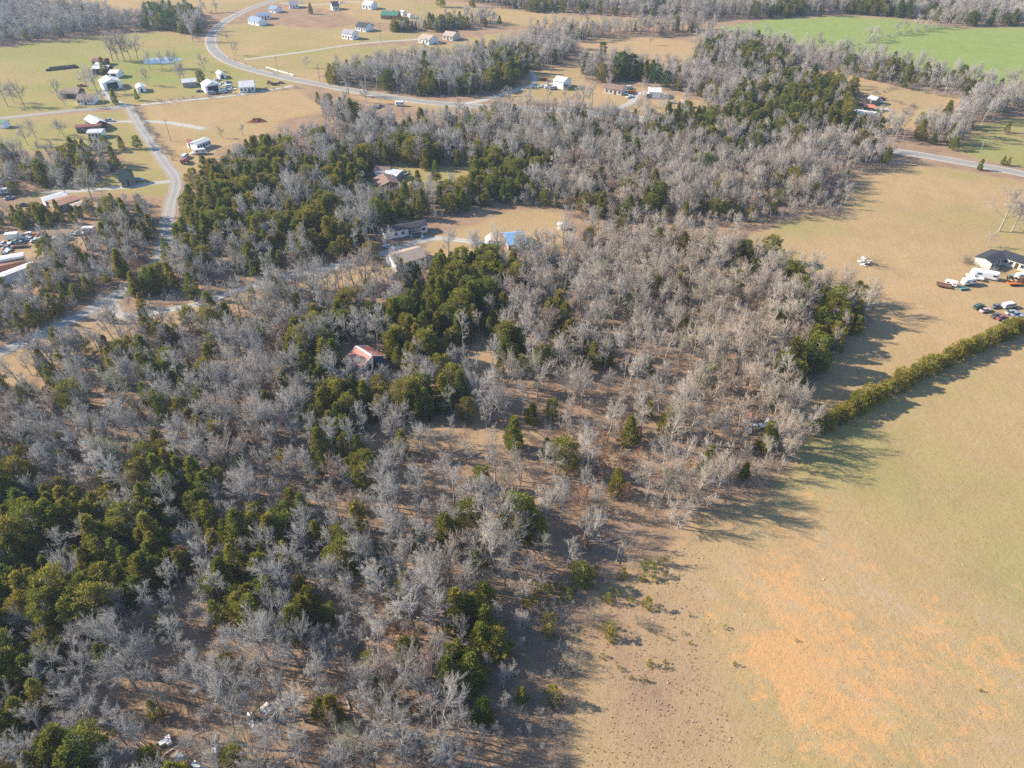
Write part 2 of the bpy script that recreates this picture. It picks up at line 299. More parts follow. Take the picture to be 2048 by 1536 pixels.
def mat_ground():
    t = NT('ground_cover')
    pos = t.n('ShaderNodeNewGeometry').outputs['Position']
    a = t.n('ShaderNodeAttribute', attribute_name='cover'); sep = t.n('ShaderNodeSeparateColor'); t.l(a.outputs['Color'], sep.inputs[0])
    litter, green, clay = sep.outputs[0], sep.outputs[1], sep.outputs[2]; gravel = a.outputs['Alpha']
    big = t.noise(pos, .018, 4, .6); mid = t.noise(pos, .11, 5, .65); fine = t.noise(pos, .9, 4, .7); vfine = t.noise(pos, 4.5, 3, .7)
    streak = t.noise(t.mapping(pos, (.035, .16, .1), R(47)), 1.0, 5, .65)
    # dead grass
    dead = t.mix(t.ramp(big, .3, .7), (.385, .265, .138), (.335, .25, .128))
    dead = t.mix(t.ramp(mid, .35, .75), dead, (.44, .305, .165))
    dead = t.mix(t.math('MULTIPLY', t.ramp(fine, .45, .75), .6), dead, (.28, .20, .12))
    dead = t.mix(t.math('MULTIPLY', t.ramp(t.noise(pos, .38, 6, .75), .52, .68), .55), dead, (.385, .315, .215))
    wv = t.n('ShaderNodeTexWave', wave_type='RINGS', rings_direction='Z'); wv.inputs['Scale'].default_value = .22; wv.inputs['Distortion'].default_value = 9.0; wv.inputs['Detail'].default_value = 1.5; wv.inputs['Detail Scale'].default_value = .09
    t.l(t.mapping(pos, (.95, 1.0, .01)), wv.inputs['Vector'])
    dead = t.mix(t.math('MULTIPLY', t.math('MULTIPLY', wv.outputs['Fac'], t.ramp(big, .45, .6)), .22), dead, (.31, .22, .125))
    # living grass
    gm = t.math('ADD', green, t.math('MULTIPLY', t.math('SUBTRACT', t.math('ADD', t.math('MULTIPLY', big, .7), t.math('MULTIPLY', mid, .5)), .6), 1.5))
    gm = t.math('MULTIPLY', t.ramp(gm, .12, .95), t.ramp(green, .015, .06))
    gcol = t.mix(t.ramp(mid, .3, .7), (.19, .215, .062), (.235, .26, .08))
    vivid = t.mix(t.ramp(mid, .3, .7), (.20, .262, .08), (.255, .30, .10))
    gcol = t.mix(t.ramp(green, .6, .95), gcol, vivid)
    col = t.mix(gm, dead, gcol)
    # bare clay showing through
    cl = t.math('ADD', t.math('MULTIPLY', clay, 1.15), t.math('MULTIPLY', t.math('SUBTRACT', t.math('ADD', t.math('MULTIPLY', streak, .35), t.math('MULTIPLY', t.noise(pos, .3, 6, .72), .95)), .70), 3.4))
    cl = t.math('MULTIPLY', t.ramp(cl, .36, .8), t.ramp(clay, .02, .14))
    ccol = t.mix(t.ramp(fine, .35, .7), (.57, .30, .115), (.47, .295, .15))
    col = t.mix(t.math('MULTIPLY', cl, t.ramp(vfine, .25, .6)), col, ccol)
    col = t.mix(t.math('MULTIPLY', t.math('MULTIPLY', t.ramp(t.noise(t.mapping(pos, (.03, .14, .1), R(47)), 1.0, 5, .6), .5, .72), t.ramp(clay, .05, .3)), t.math('MULTIPLY', t.ramp(fine, .4, .6), .4)), col, (.44, .37, .30))
    # fallen leaves
    lm = t.ramp(t.math('ADD', litter, t.math('MULTIPLY', t.math('SUBTRACT', mid, .5), .8)), .2, .75)
    lcol = t.mix(t.ramp(fine, .3, .7), (.285, .185, .12), (.36, .25, .165))
    lcol = t.mix(t.ramp(mid, .4, .8), lcol, (.20, .14, .10))
    lcol = t.mix(t.math('MULTIPLY', t.ramp(vfine, .5, .75), .5), lcol, (.46, .33, .22))
    col = t.mix(lm, col, lcol)
    gr = t.ramp(t.math('ADD', gravel, t.math('MULTIPLY', t.math('SUBTRACT', fine, .5), .7)), .25, .7)
    col = t.mix(gr, col, t.mix(t.ramp(vfine, .3, .7), (.36, .33, .29), (.46, .43, .39)))
    # grain of single tufts and clods
    col = t.mix(.5, col, t.mix(t.ramp(vfine, .3, .72), (.62, .60, .58), (1.28, 1.28, 1.26)), 'MULTIPLY')
    bn = t.n('ShaderNodeBump'); bn.inputs['Strength'].default_value = .55; bn.inputs['Distance'].default_value = .35
    hgt = t.math('ADD', t.math('MULTIPLY', fine, .7), t.math('ADD', t.math('MULTIPLY', vfine, .3), t.math('MULTIPLY', mid, 1.4)))
    t.l(hgt, bn.inputs['Height'])
    return t.done(t.diffuse(col, 1, bn.outputs[0]))

def mat_tarmac(name, c0, c1, wear):
    t = NT(name); pos = t.n('ShaderNodeNewGeometry').outputs['Position']
    a = t.n('ShaderNodeAttribute', attribute_name='across').outputs['Fac']
    big = t.noise(pos, .09, 4, .6); fine = t.noise(pos, 1.3, 5, .7)
    col = t.mix(t.ramp(big, .3, .7), c0, c1)
    # wheel tracks
    w = t.math('ABSOLUTE', t.math('SUBTRACT', t.math('ABSOLUTE', a), .5))
    col = t.mix(t.math('MULTIPLY', t.math('SUBTRACT', 1.0, t.ramp(w, .05, .25)), wear), col, tuple(c * 1.22 for c in c1))
    col = t.mix(t.math('MULTIPLY', t.ramp(fine, .5, .75), .5), col, tuple(c * .72 for c in c0))
    edge = t.math('ADD', t.math('ABSOLUTE', a), t.math('MULTIPLY', t.math('SUBTRACT', t.noise(pos, .6, 4, .7), .5), .55))
    col = t.mix(t.ramp(edge, .86, 1.0), col, (.38, .30, .2))
    return t.done(t.diffuse(col))

def mat_flat(name, col, var=.12, sc=.8, gloss=0.0, metal=False, rough=.5):
    t = NT(name); pos = t.n('ShaderNodeTexCoord').outputs['Object']
    f = t.noise(pos, sc, 4, .65)
    c = t.mix(t.ramp(f, .3, .7), tuple(x * (1 - var) for x in col), tuple(min(1, x * (1 + var)) for x in col))
    if gloss <= 0: return t.done(t.diffuse(c))
    b = t.n('ShaderNodeBsdfPrincipled'); t.l(c, b.inputs['Base Color']); b.inputs['Roughness'].default_value = rough
    b.inputs['Metallic'].default_value = 1.0 if metal else 0.0; b.inputs['Specular IOR Level'].default_value = gloss
    return t.done(b.outputs[0])
def mat_roof(name, col, rust=0.0, pitch=3.3):
    """sheet metal or shingle roof: ribs, stains"""
    t = NT(name); pos = t.n('ShaderNodeTexCoord').outputs['Object']
    f = t.noise(pos, .5, 5, .65); st = t.noise(t.mapping(pos, (1.6, .15, .15)), 1.0, 4, .6)
    c = t.mix(t.ramp(f, .3, .7), tuple(x * .86 for x in col), tuple(min(1, x * 1.1) for x in col))
    c = t.mix(t.math('MULTIPLY', t.ramp(st, .5, .8), .35), c, tuple(x * .6 for x in col))
    if rust: c = t.mix(t.math('MULTIPLY', t.ramp(t.noise(pos, .35, 5, .7), .5, .7), rust), c, (.26, .11, .05))
    w = t.n('ShaderNodeTexWave', wave_type='BANDS', bands_direction='X'); w.inputs['Scale'].default_value = pitch; t.l(pos, w.inputs['Vector'])
    bn = t.n('ShaderNodeBump'); bn.inputs['Strength'].default_value = .25; bn.inputs['Distance'].default_value = .05; t.l(w.outputs['Fac'], bn.inputs['Height'])
    b = t.n('ShaderNodeBsdfPrincipled'); t.l(c, b.inputs['Base Color']); b.inputs['Roughness'].default_value = .55; b.inputs['Specular IOR Level'].default_value = .3
    t.l(bn.outputs[0], b.inputs['Normal'])
    return t.done(b.outputs[0])
def mat_paint():
    t = NT('vehicle_paint'); oi = t.n('ShaderNodeObjectInfo')
    pos = t.n('ShaderNodeTexCoord').outputs['Object']
    c = t.mix(t.math('MULTIPLY', t.ramp(t.noise(pos, 1.3, 4, .6), .45, .75), .35), oi.outputs['Color'], (.3, .24, .18))
    b = t.n('ShaderNodeBsdfPrincipled'); t.l(c, b.inputs['Base Color']); b.inputs['Roughness'].default_value = .35; b.inputs['Coat Weight'].default_value = .3
    return t.done(b.outputs[0])
def mat_glass():
    t = NT('dark_glass'); b = t.n('ShaderNodeBsdfPrincipled'); b.inputs['Base Color'].default_value = (.03, .04, .05, 1); b.inputs['Roughness'].default_value = .12
    return t.done(b.outputs[0])
def mat_water():
    t = NT('pond_water'); pos = t.n('ShaderNodeNewGeometry').outputs['Position']
    b = t.n('ShaderNodeBsdfPrincipled'); b.inputs['Roughness'].default_value = .22
    t.l(t.mix(t.ramp(t.noise(pos, .08, 4), .35, .65), (.20, .25, .31), (.28, .33, .40)), b.inputs['Base Color'])
    bn = t.n('ShaderNodeBump'); bn.inputs['Strength'].default_value = .2; t.l(t.noise(pos, .8, 3), bn.inputs['Height']); t.l(bn.outputs[0], b.inputs['Normal'])
    return t.done(b.outputs[0])
def mat_wood(name, pale):
    """bark and twigs; random tint per tree, plus a haze cast by place painted into the colour"""
    t = NT(name); oi = t.n('ShaderNodeObjectInfo')
    isl = t.n('ShaderNodeNewGeometry').outputs['Random Per Island']
    rnd = oi.outputs['Random']
    loc = oi.outputs['Location']
    n1 = t.noise(loc, .02, 3, .6); sx = t.n('ShaderNodeSeparateXYZ'); t.l(loc, sx.inputs[0])
    warm = t.math('ADD', t.ramp(sx.outputs[0], -40, 60), t.math('MULTIPLY', t.math('SUBTRACT', n1, .5), 1.6), True)  # cool left to warm right: haze and vignetting put into the colour, patches random
    warm = t.math('MULTIPLY', warm, t.math('SUBTRACT', 1.0, t.math('MULTIPLY', t.ramp(sx.outputs[1], 170, 360), .65)))  # farther trees cooler: distance haze painted into bark and twigs
    cool = t.mix(rnd, tuple(c * pale for c in (.27, .258, .245)), tuple(c * pale for c in (.385, .37, .355)))
    wrm = t.mix(rnd, tuple(c * pale for c in (.325, .27, .22)), tuple(c * pale for c in (.44, .38, .315)))
    c = t.mix(warm, cool, wrm)
    red = t.ramp(t.noise(loc, 3.7, 1), .62, .7)
    c = t.mix(t.math('MULTIPLY', red, .5), c, tuple(v * pale for v in (.34, .19, .13)))
    c = t.mix(t.math('MULTIPLY', t.ramp(t.noise(loc, 5.1, 1), .64, .7), .5), c, tuple(v * pale for v in (.25, .255, .12)))
    c = t.mix(.6, c, t.mix(isl, (.62, .62, .62), (1.35, 1.35, 1.35)), 'MULTIPLY')
    return t.done(t.diffuse(c))
def mat_leaf(name, a, b_, c_, mixp=.35):
    t = NT(name); oi = t.n('ShaderNodeObjectInfo'); isl = t.n('ShaderNodeNewGeometry').outputs['Random Per Island']
    n1 = t.noise(oi.outputs['Location'], .05, 3, .6)
    v = t.math('ADD', t.math('MULTIPLY', oi.outputs['Random'], .6), t.math('MULTIPLY', n1, .5), True)
    c = t.mix(t.ramp(v, .25, .75), a, b_)
    c = t.mix(t.math('MULTIPLY', t.ramp(oi.outputs['Random'], .45, 1.0), mixp * 2), c, c_)
    c = t.mix(.7, c, t.mix(isl, (.5, .5, .5), (1.5, 1.5, 1.45)), 'MULTIPLY')
    d = t.n('ShaderNodeBsdfDiffuse'); t.l(c, d.inputs[0])
    tr = t.n('ShaderNodeBsdfTranslucent'); t.l(c, tr.inputs[0])
    m = t.n('ShaderNodeMixShader'); m.inputs[0].default_value = .38; t.l(d.outputs[0], m.inputs[1]); t.l(tr.outputs[0], m.inputs[2])
    return t.done(m.outputs[0])

M = {}
M['ground'] = mat_ground()
M['asphalt'] = mat_tarmac('highway_asphalt', (.24, .235, .23), (.28, .275, .27), .5)
M['lane'] = mat_tarmac('lane_tarmac', (.27, .26, .245), (.33, .315, .295), .6)
M['gravel'] = mat_tarmac('drive_gravel', (.36, .34, .31), (.43, .41, .37), .4)
M['line_yellow'] = mat_flat('line_yellow', (.6, .38, .06)); M['line_white'] = mat_flat('line_white', (.75, .75, .73))
M['bark'] = mat_wood('bark', .98); M['twig'] = mat_wood('twigs', 1.12); M['pale_bark'] = mat_wood('pale_bark', 1.5)
M['cedar'] = mat_leaf('cedar_sprays', (.17, .195, .036), (.265, .25, .042), (.31, .23, .05), .24)
M['hedge'] = mat_leaf('hedge_sprays', (.25, .235, .04), (.31, .28, .05), (.32, .23, .05), .3)
M['pine'] = mat_leaf('pine_needles', (.07, .13, .045), (.09, .15, .05), (.12, .16, .045))
M['brown_leaf'] = mat_leaf('brown_leaves', (.30, .17, .10), (.36, .22, .14), (.25, .13, .07))
M['brush'] = mat_wood('brush', .8)
M['glass'] = mat_glass(); M['paint'] = mat_paint(); M['tyre'] = mat_flat('tyre', (.025, .025, .027)); M['water'] = mat_water()
M['white'] = mat_flat('white_siding', (.84, .84, .84), .04); M['offwhite'] = mat_flat('cream_siding', (.62, .57, .48), .07)
M['brick'] = mat_flat('brick', (.33, .16, .11), .2, 3); M['darkwood'] = mat_flat('dark_wood', (.09, .065, .05), .25); M['greywood'] = mat_flat('grey_wood', (.30, .28, .26), .2)
M['blue_wall'] = mat_flat('blue_sheet', (.06, .13, .24), .08); M['tan_wall'] = mat_flat('tan_siding', (.5, .40, .28), .1); M['trim'] = mat_flat('white_trim', (.8, .8, .78), .04)
M['yellow_wall'] = mat_flat('yellow_siding', (.62, .46, .26), .1); M['concrete'] = mat_flat('concrete', (.46, .44, .41), .1); M['black'] = mat_flat('black_sheet', (.035, .035, .04), .2)
M['tarp'] = mat_roof('blue_tarp', (.13, .33, .68)); M['rust'] = mat_flat('rusty_steel', (.22, .10, .055), .35, 2); M['pole'] = mat_flat('pole_wood', (.30, .26, .22), .2)
RF = {k: mat_roof('roof_' + k, c, r) for k, c, r in [('red', (.58, .20, .15), 0), ('white', (.66, .66, .66), 0), ('silver', (.55, .56, .57), .12), ('brown', (.24, .16, .12), 0), ('dark', (.05, .05, .055), 0),
     ('tan', (.42, .33, .26), 0), ('green', (.07, .20, .14), 0), ('darkgreen', (.045, .07, .06), 0), ('blue', (.20, .28, .40), 0), ('grey', (.30, .30, .31), .1), ('rust', (.32, .17, .11), .5), ('maroon', (.20, .07, .06), 0), ('tarp', (.24, .42, .68), 0)]}

# ------------------------------------------------------------------ ground: one continuous sheet, cut along the field borders
def axis(lo, hi, f):
    out = [lo]
    while out[-1] < hi: out.append(out[-1] + f(out[-1]))
    return np.array(out)
gy = np.concatenate([[-1500, -700, -300, -120, -40], axis(5, 900, lambda y: 1.3 + max(0, y - 120) * .0072), [960, 1060, 1250, 1600]])
gxh = axis(0.75, 700, lambda x: 1.5 + max(0, x - 110) * .011)
gx = np.concatenate([[-1500, -1050], -gxh[::-1], gxh, [1050, 1500]])
GX, GY = np.meshgrid(gx, gy); G = np.stack([GX.ravel(), GY.ravel()], 1)
wob = np.stack([vnoise(G, 7, 1) - .5, vnoise(G, 7, 2) - .5], 1) * 4 + np.stack([vnoise(G, 2.2, 3) - .5, vnoise(G, 2.2, 4) - .5], 1) * 1.8
Gw = G + wob
cover = np.zeros((len(G), 4)); cover[:, 0] = .85 + .1 * vnoise(G, 20, 8)
cover[:, 1] = .05
far = np.clip((G[:, 1] - 260) / 200, 0, 1); cover[:, 0] *= 1 - .15 * far
owner = np.zeros(len(G), int); names = ['woodland_floor'] + list(FIELDS)
for k, (poly, li, gr, cl, gv) in enumerate(FIELDW.values()):
    sd = poly_sdf(Gw, poly); feather = 1.2 + .004 * np.maximum(0, G[:, 1] - 100)
    w = np.clip(.5 - sd / (2 * feather), 0, 1)[:, None]
    tgt = np.array([li, gr, cl, gv]); cover = cover * (1 - w) + tgt * w
    owner[sd < 0] = k + 1
def blob(px, py, rx, ry, ang, ch, amt, seed=5):
    c = np.array(P(px, py)); d = Gw - c; ca, sa = math.cos(R(ang)), math.sin(R(ang))
    q = ((d[:, 0] * ca + d[:, 1] * sa) / rx) ** 2 + ((-d[:, 0] * sa + d[:, 1] * ca) / ry) ** 2
    g = np.exp(-q) * (owner > 0) * (.55 + .9 * vnoise(G, 9, seed))
    cover[:, ch] = np.clip(cover[:, ch] + amt * g, 0, 1)
# worn clay of the near hayfield, greener strip along the hedge, mown and trampled patches
hay = names.index('hayfield'); inhay = owner == hay
for b in [(1700, 1330, 26, 15, -10, 2, .34), (1800, 1450, 24, 13, 0, 2, .34), (1560, 1420, 9, 16, 10, 2, .28), (1530, 1150, 9, 8, 0, 2, .4), (1600, 1010, 10, 6, 0, 2, .32), (1750, 1130, 34, 7, -25, 2, .34), (1950, 1300, 30, 7, -30, 2, .30),
          (1580, 1250, 14, 10, 0, 2, .22), (1950, 1000, 45, 18, -35, 1, .10), (1850, 880, 34, 14, 20, 1, .08), (1700, 920, 22, 10, 0, 1, .10), (1280, 1330, 10, 22, 5, 1, -.2), (1240, 1200, 14, 10, 0, 1, -.25), (1230, 1420, 12, 14, 0, 1, -.1),
          (1600, 455, 18, 9, 0, 1, .4), (1870, 345, 40, 8, -15, 1, .35), (2000, 440, 30, 14, 0, 1, .18), (1650, 480, 14, 10, 0, 2, .2), (1850, 540, 12, 8, 0, 1, .12), (2010, 610, 20, 10, 0, 1, .14),
          (1280, 1330, 11, 24, 5, 0, .3), (20, 290, 20, 12, 0, 1, .2), (900, 355, 16, 9, 0, 1, .2), (150, 130, 60, 16, 0, 1, .12), (320, 110, 50, 14, 0, 1, .1), (400, 160, 30, 10, 0, 1, .1), (300, 155, 26, 8, 0, 1, .1), (640, 105, 40, 10, 0, 1, .3), (500, 60, 30, 8, 0, 1, .1)]:
    blob(*b)
cover[inhay, 0] = np.maximum(cover[inhay, 0], np.clip(1 - np.abs(poly_sdf(G[inhay], FIELDW['hayfield'][0])) / 9, 0, 1) * .5 * (to_px(G[inhay])[:, 0] < 1560))
def paint_pads():
    for x, y, r in PADS:
        d = np.hypot(Gw[:, 0] - x, Gw[:, 1] - y); w = np.clip(1.15 - d / (r * 1.1), 0, 1)
        cover[:, 3] = np.maximum(cover[:, 3], w * .42); cover[:, 1] *= 1 - .5 * w
    for line, wd, kind in ROADW.values():
        d = line_dist(G, line); w = np.clip(1 - (d - wd / 2) / 2.2, 0, 1) * .45
        cover[:, 3] = np.maximum(cover[:, 3], w); cover[:, 0] *= 1 - w
def build_ground():
    nx, ny = len(gx), len(gy)
    idx = np.arange(nx * ny).reshape(ny, nx)
    q = np.stack([idx[:-1, :-1].ravel(), idx[:-1, 1:].ravel(), idx[1:, 1:].ravel(), idx[1:, :-1].ravel()], 1)
    own = owner[q[:, 0]]
    for k, nm in enumerate(names):
        f = q[own == k]
        if not len(f): continue
        u, inv = np.unique(f, return_inverse=True)
        V = np.zeros((len(u), 3)); V[:, :2] = G[u]
        me = np_mesh(nm, V, inv.reshape(-1, 4), M['ground'])
        at = me.attributes.new('cover', 'FLOAT_COLOR', 'POINT'); at.data.foreach_set('color', cover[u].astype(np.float32).ravel())
        o = link(nm, me); tag(o, None, None, None, 'structure')

# ------------------------------------------------------------------ roads
def build_roads():
    for k, (nm, (line, wd, kind)) in enumerate(ROADW.items()):
        # resample every ~3 m
        seg = np.hypot(*np.diff(line, axis=0).T); s = np.concatenate([[0], np.cumsum(seg)])
        t = np.linspace(0, s[-1], max(4, int(s[-1] / 2.5))); c = np.stack([np.interp(t, s, line[:, 0]), np.interp(t, s, line[:, 1])], 1)
        d = np.gradient(c, axis=0); d /= np.linalg.norm(d, axis=1)[:, None]; nrm = np.stack([-d[:, 1], d[:, 0]], 1)
        z = .02 + .004 * (len(ROADW) - k)
        if kind == 'asphalt': z = .09
        ac = np.array([-1, -.8, -.5, 0, .5, .8, 1.0]); V = []; A = []
        jit = 0 if kind == 'asphalt' else .25
        for a in ac:
            off = a * wd / 2 + (np.sign(a) * jit * (vnoise(c, 3, 40 + k + int(a > 0)) - .5) * 2 if abs(a) == 1 else 0)
            p = c + nrm * (np.ones(len(c)) * off)[:, None]
            V.append(np.column_stack([p, np.full(len(c), z)])); A.append(np.full(len(c), a))
        n = len(c); V = np.concatenate(V); A = np.concatenate(A); F = []
        for j in range(len(ac) - 1):
            i = np.arange(n - 1); F.append(np.stack([j * n + i, (j * n + i + 1), (j + 1) * n + i + 1, (j + 1) * n + i], 1)[:, ::-1])
        me = np_mesh(nm, V, np.concatenate(F), M[kind]); at = me.attributes.new('across', 'FLOAT', 'POINT'); at.data.foreach_set('value', A.astype(np.float32))
        o = link(nm, me); tag(o, None, None, None, 'structure')
        if kind == 'asphalt':
            for nm2, off, w2, m2 in (('centre_line', .14, .10, 'line_yellow'), ('centre_line', -.14, .10, 'line_yellow'), ('edge_line', 2.8, .11, 'line_white'), ('edge_line', -2.8, .11, 'line_white')):
                a0 = c + nrm * (off - w2 / 2); a1 = c + nrm * (off + w2 / 2); i = np.arange(n - 1)
                V2 = np.concatenate([np.column_stack([a0, np.full(n, z + .006)]), np.column_stack([a1, np.full(n, z + .006)])])
                link(nm2, np_mesh(nm2, V2, np.stack([i, i + 1, n + i + 1, n + i], 1)[:, ::-1], M[m2]), o)
            # raised verge shoulders carry the road
            sh = []
            for off in (-wd / 2 - .8, -wd / 2 - .0, wd / 2 + .0, wd / 2 + .8):
                p = c + nrm * off; sh.append(np.column_stack([p, np.full(n, .085 if abs(off) < wd / 2 + .5 else .01)]))
            i = np.arange(n - 1); F2 = [np.stack([j * n + i, j * n + i + 1, (j + 1) * n + i + 1, (j + 1) * n + i], 1)[:, ::-1] for j in (0, 2)]
            link('shoulder', np_mesh('shoulder', np.concatenate(sh), np.concatenate(F2), M['gravel']), o)
    # pond
    c = np.array(P(324, 121)); an = np.linspace(0, 2 * math.pi, 40, endpoint=False)
    rr = 1 + .12 * np.sin(2 * an + 1) + .06 * np.sin(5 * an)
    V = np.column_stack([c[0] + 11.0 * rr * np.cos(an), c[1] + 9.5 * rr * np.sin(an), np.full(40, .05)])
    o = link('pond', np_mesh('pond', V, np.arange(40)[None, :], M['water'])); tag(o, None, None, None, 'structure')
# ------------------------------------------------------------------ buildings
def PH(x, y, h):
    gx_, gy_ = P(x, y); k = (CAM_H - h) / CAM_H
    return np.array([gx_ * k, gy_ * k])
SHARED = {}
def shared(key, fn):
    if key not in SHARED: SHARED[key] = fn()
    return SHARED[key]
def window_mesh(w, h):
    return (shared(('wf', w, h), lambda: MB().box(-w / 2 - .1, w / 2 + .1, -.05, .05, -.1, h + .1).mesh('window', M['trim'])),
            shared(('wp', w, h), lambda: MB().box(-w / 2, w / 2, -.07, .07, 0, h).mesh('pane', M['glass'])))
def house(name, label, cat, a, b, hr, he, w, wall, roof, wins=3, door=True, group=None, chimney=False, over=.35, cap=None, opening=None, porch=None, foot=None, gablewin=False):
    A = PH(a[0], a[1], hr); B = PH(b[0], b[1], hr)
    if B[0] < A[0]: A, B = B, A
    mid = (A + B) / 2; d = B - A; L = float(np.linalg.norm(d)); rz = math.atan2(d[1], d[0])
    root = empty(name, mid, rz); tag(root, label, cat, group)
    PADS.append((mid[0], mid[1], max(L, w) * .62))
    hl, hw = L / 2 - over, w / 2 - over
    hg = hr - .16; k = (hg - he) / (w / 2)                 # wall top under the slope
    hwall = he + k * over - .02
    MB().prism_x([(-hw, 0), (hw, 0), (hw, hwall), (0, hg), (-hw, hwall)][::-1], -hl, hl).build('wall', M[wall], root)
    # roof: two slabs meeting at the ridge
    t = .14
    for s in (-1, 1):
        MB().prism_x([(0, hr), (s * w / 2, he), (s * w / 2, he - t), (0, hr - t)][::(-1 if s > 0 else 1)], -L / 2, L / 2).build('roof', RF[roof], root)
    if cap:
        MB().prism_x([(-.35, hr - .12), (0, hr + .05), (.35, hr - .12)], -L / 2 - .02, L / 2 + .02).build('ridge_cap', M[cap], root)
        for e in (-1, 1):
            x = e * (L / 2 + .02)
            for s in (-1, 1):
                MB().prism_x([(0, hr + .03), (s * (w / 2 + .05), he + .03), (s * (w / 2 + .05), he - .22), (0, hr - .22)][::(-1 if s > 0 else 1)], x - .07, x + .07).build('barge_board', M[cap], root)
    fr, pn = window_mesh(1.1, 1.2)
    for side in (-1, 1):
        if wins:
            for i in range(wins):
                x = -hl + (i + .5) * 2 * hl / wins
                if door and side == -1 and i == wins // 2:
                    dm = shared('door', lambda: MB().box(-.5, .5, -.06, .06, 0, 2.05).mesh('door', M['darkwood']))
                    o = link('door', dm, root); o.location = (x, side * (hw + .03), .15)
                    continue
                f = link('window', fr, root); f.location = (x, side * (hw + .02), max(.5, min(1.0, he - 1.6)))
                link('pane', pn, f)
    if gablewin:
        for e in (-1, 1):
            f = link('window', fr, root); f.location = (e * (hl + .02), 0, 1.0); f.rotation_euler = (0, 0, math.pi / 2); link('pane', pn, f)
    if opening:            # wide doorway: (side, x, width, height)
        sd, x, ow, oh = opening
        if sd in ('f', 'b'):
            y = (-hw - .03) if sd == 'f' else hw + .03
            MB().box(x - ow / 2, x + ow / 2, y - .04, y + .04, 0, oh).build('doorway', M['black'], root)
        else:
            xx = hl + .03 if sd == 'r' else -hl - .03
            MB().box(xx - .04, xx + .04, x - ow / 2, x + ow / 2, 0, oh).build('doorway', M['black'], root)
    if chimney: MB().box(hl * .3, hl * .3 + .8, .2, .9, he, hr + .7).build('chimney', M['brick'], root)
    if porch:              # (x, width, depth)
        x, pw, pd = porch
        MB().box(x - pw / 2, x + pw / 2, -hw - pd, -hw - .02, .55, .7).build('porch_deck', M['greywood'], root)
        MB().prism_x([(-hw - pd - .2, 2.35), (-hw - .03, 2.75), (-hw - .03, 2.85), (-hw - pd - .2, 2.45)][::-1], x - pw / 2 - .2, x + pw / 2 + .2).build('porch_roof', RF['dark'], root)
        for e in (-1, 1):
            MB().box(x + e * (pw / 2 - .1) - .06, x + e * (pw / 2 - .1) + .06, -hw - pd, -hw - pd + .12, 0, 2.4).build('post', M['trim'], root)
        st = MB()
        for i in range(4): st.box(x + pw / 2 + .02 - .9, x + pw / 2, -hw - pd - .3 * (i + 1), -hw - pd - .3 * i - .01, 0, .55 - .13 * i)
        st.build('steps', M['trim'], root)
    return root

H = house
barn = H('barn', 'red metal roofed barn with white ridge and blue end wall among cedars', 'barn', (712, 691), (744, 711), 5.6, 3.3, 8.6, 'blue_wall', 'red', 0, False, cap='trim', opening=('r', 0, 3.2, 3.0))
H('mobile_home', 'long white mobile home with dark roof and porch in the woodland meadow', 'mobile home', (764, 457), (852, 441), 3.7, 3.0, 5.2, 'white', 'dark', 6, True, porch=(3.2, 4.6, 2.6))
H('farmhouse', 'brick house with brown gable roof beside the lawn with two small evergreens', 'house', (766, 346), (779, 363), 4.4, 2.9, 9.0, 'brick', 'brown', 4, False, gablewin=True)
H('lean_to', 'low grey metal lean-to joined behind the brick house', 'shed', (748, 344), (768, 341), 3.0, 2.5, 7.0, 'greywood', 'grey', 0, False)
H('carport', 'wide grey flat carport beside the brick house', 'shed', (770, 341), (800, 345), 2.9, 2.5, 8.0, 'greywood', 'silver', 0, False)
H('outbuilding', 'brown roofed outbuilding with pale boards behind the brick house', 'shed', (748, 334), (780, 332), 3.4, 2.7, 6.5, 'darkwood', 'brown', 2, False)
H('cottage', 'tan roofed white cottage half hidden by bare trees below the mobile home', 'house', (778, 511), (842, 493), 4.6, 2.9, 9.5, 'white', 'tan', 4, True, gablewin=True)
H('tarp_shed', 'dark shed under a blue tarp roof by the hoop frame', 'shed', (1009, 466), (1048, 462), 4.6, 2.2, 10.5, 'greywood', 'tarp', 0, False)
H('pump_house', 'tiny white shed alone at the end of the woodland meadow', 'shed', (1116, 444), (1125, 446), 2.6, 2.2, 2.6, 'white', 'white', 0, False)
H('ranch_building', 'dark roofed white ranch wing pointing at the motorhome', 'house', (1969, 516), (2003, 501), 3.6, 2.8, 6.4, 'offwhite', 'dark', 5, True)
H('ranch_building', 'dark roofed white ranch wing running out of the picture', 'house', (2005, 501), (2075, 524), 3.6, 2.8, 6.4, 'offwhite', 'dark', 6, True)
H('hay_barn', 'white barn with wide dark doors on the western farmstead', 'barn', (212, 150), (221, 158), 5.6, 3.6, 10.5, 'white', 'white', 0, False, opening=('r', 0, 6, 3.6))
H('garden_shed', 'small white gabled shed standing alone in the western pasture', 'shed', (278, 165), (281, 172), 3.6, 2.6, 5.2, 'white', 'white', 0, False, opening=('r', 0, 1.2, 2.0))
H('bungalow', 'long white bungalow with brown roof near the road junction', 'house', (154, 188), (189, 187), 4.6, 2.8, 8.5, 'white', 'brown', 5, True)
H('farm_cottage', 'dark timber cottage with brown roof among the western farm trees', 'house', (125, 175), (160, 175), 4.8, 2.6, 9, 'darkwood', 'brown', 3, True)
H('cattle_shed', 'dark red cattle shed with a pale end, farthest of the farm sheds', 'shed', (186, 116), (212, 116), 4.0, 3.0, 8, 'darkwood', 'maroon', 0, False)
H('tractor_shed', 'low grey roofed shed between the cattle shed and pole barn', 'shed', (191, 124), (206, 124), 3.4, 2.6, 7, 'greywood', 'silver', 0, False)
H('pole_barn', 'dark open pole barn with white roof on the western farm', 'barn', (185, 131), (219, 130), 4.6, 3.6, 8, 'darkwood', 'white', 0, False, opening=('f', -2, 6, 2.6))
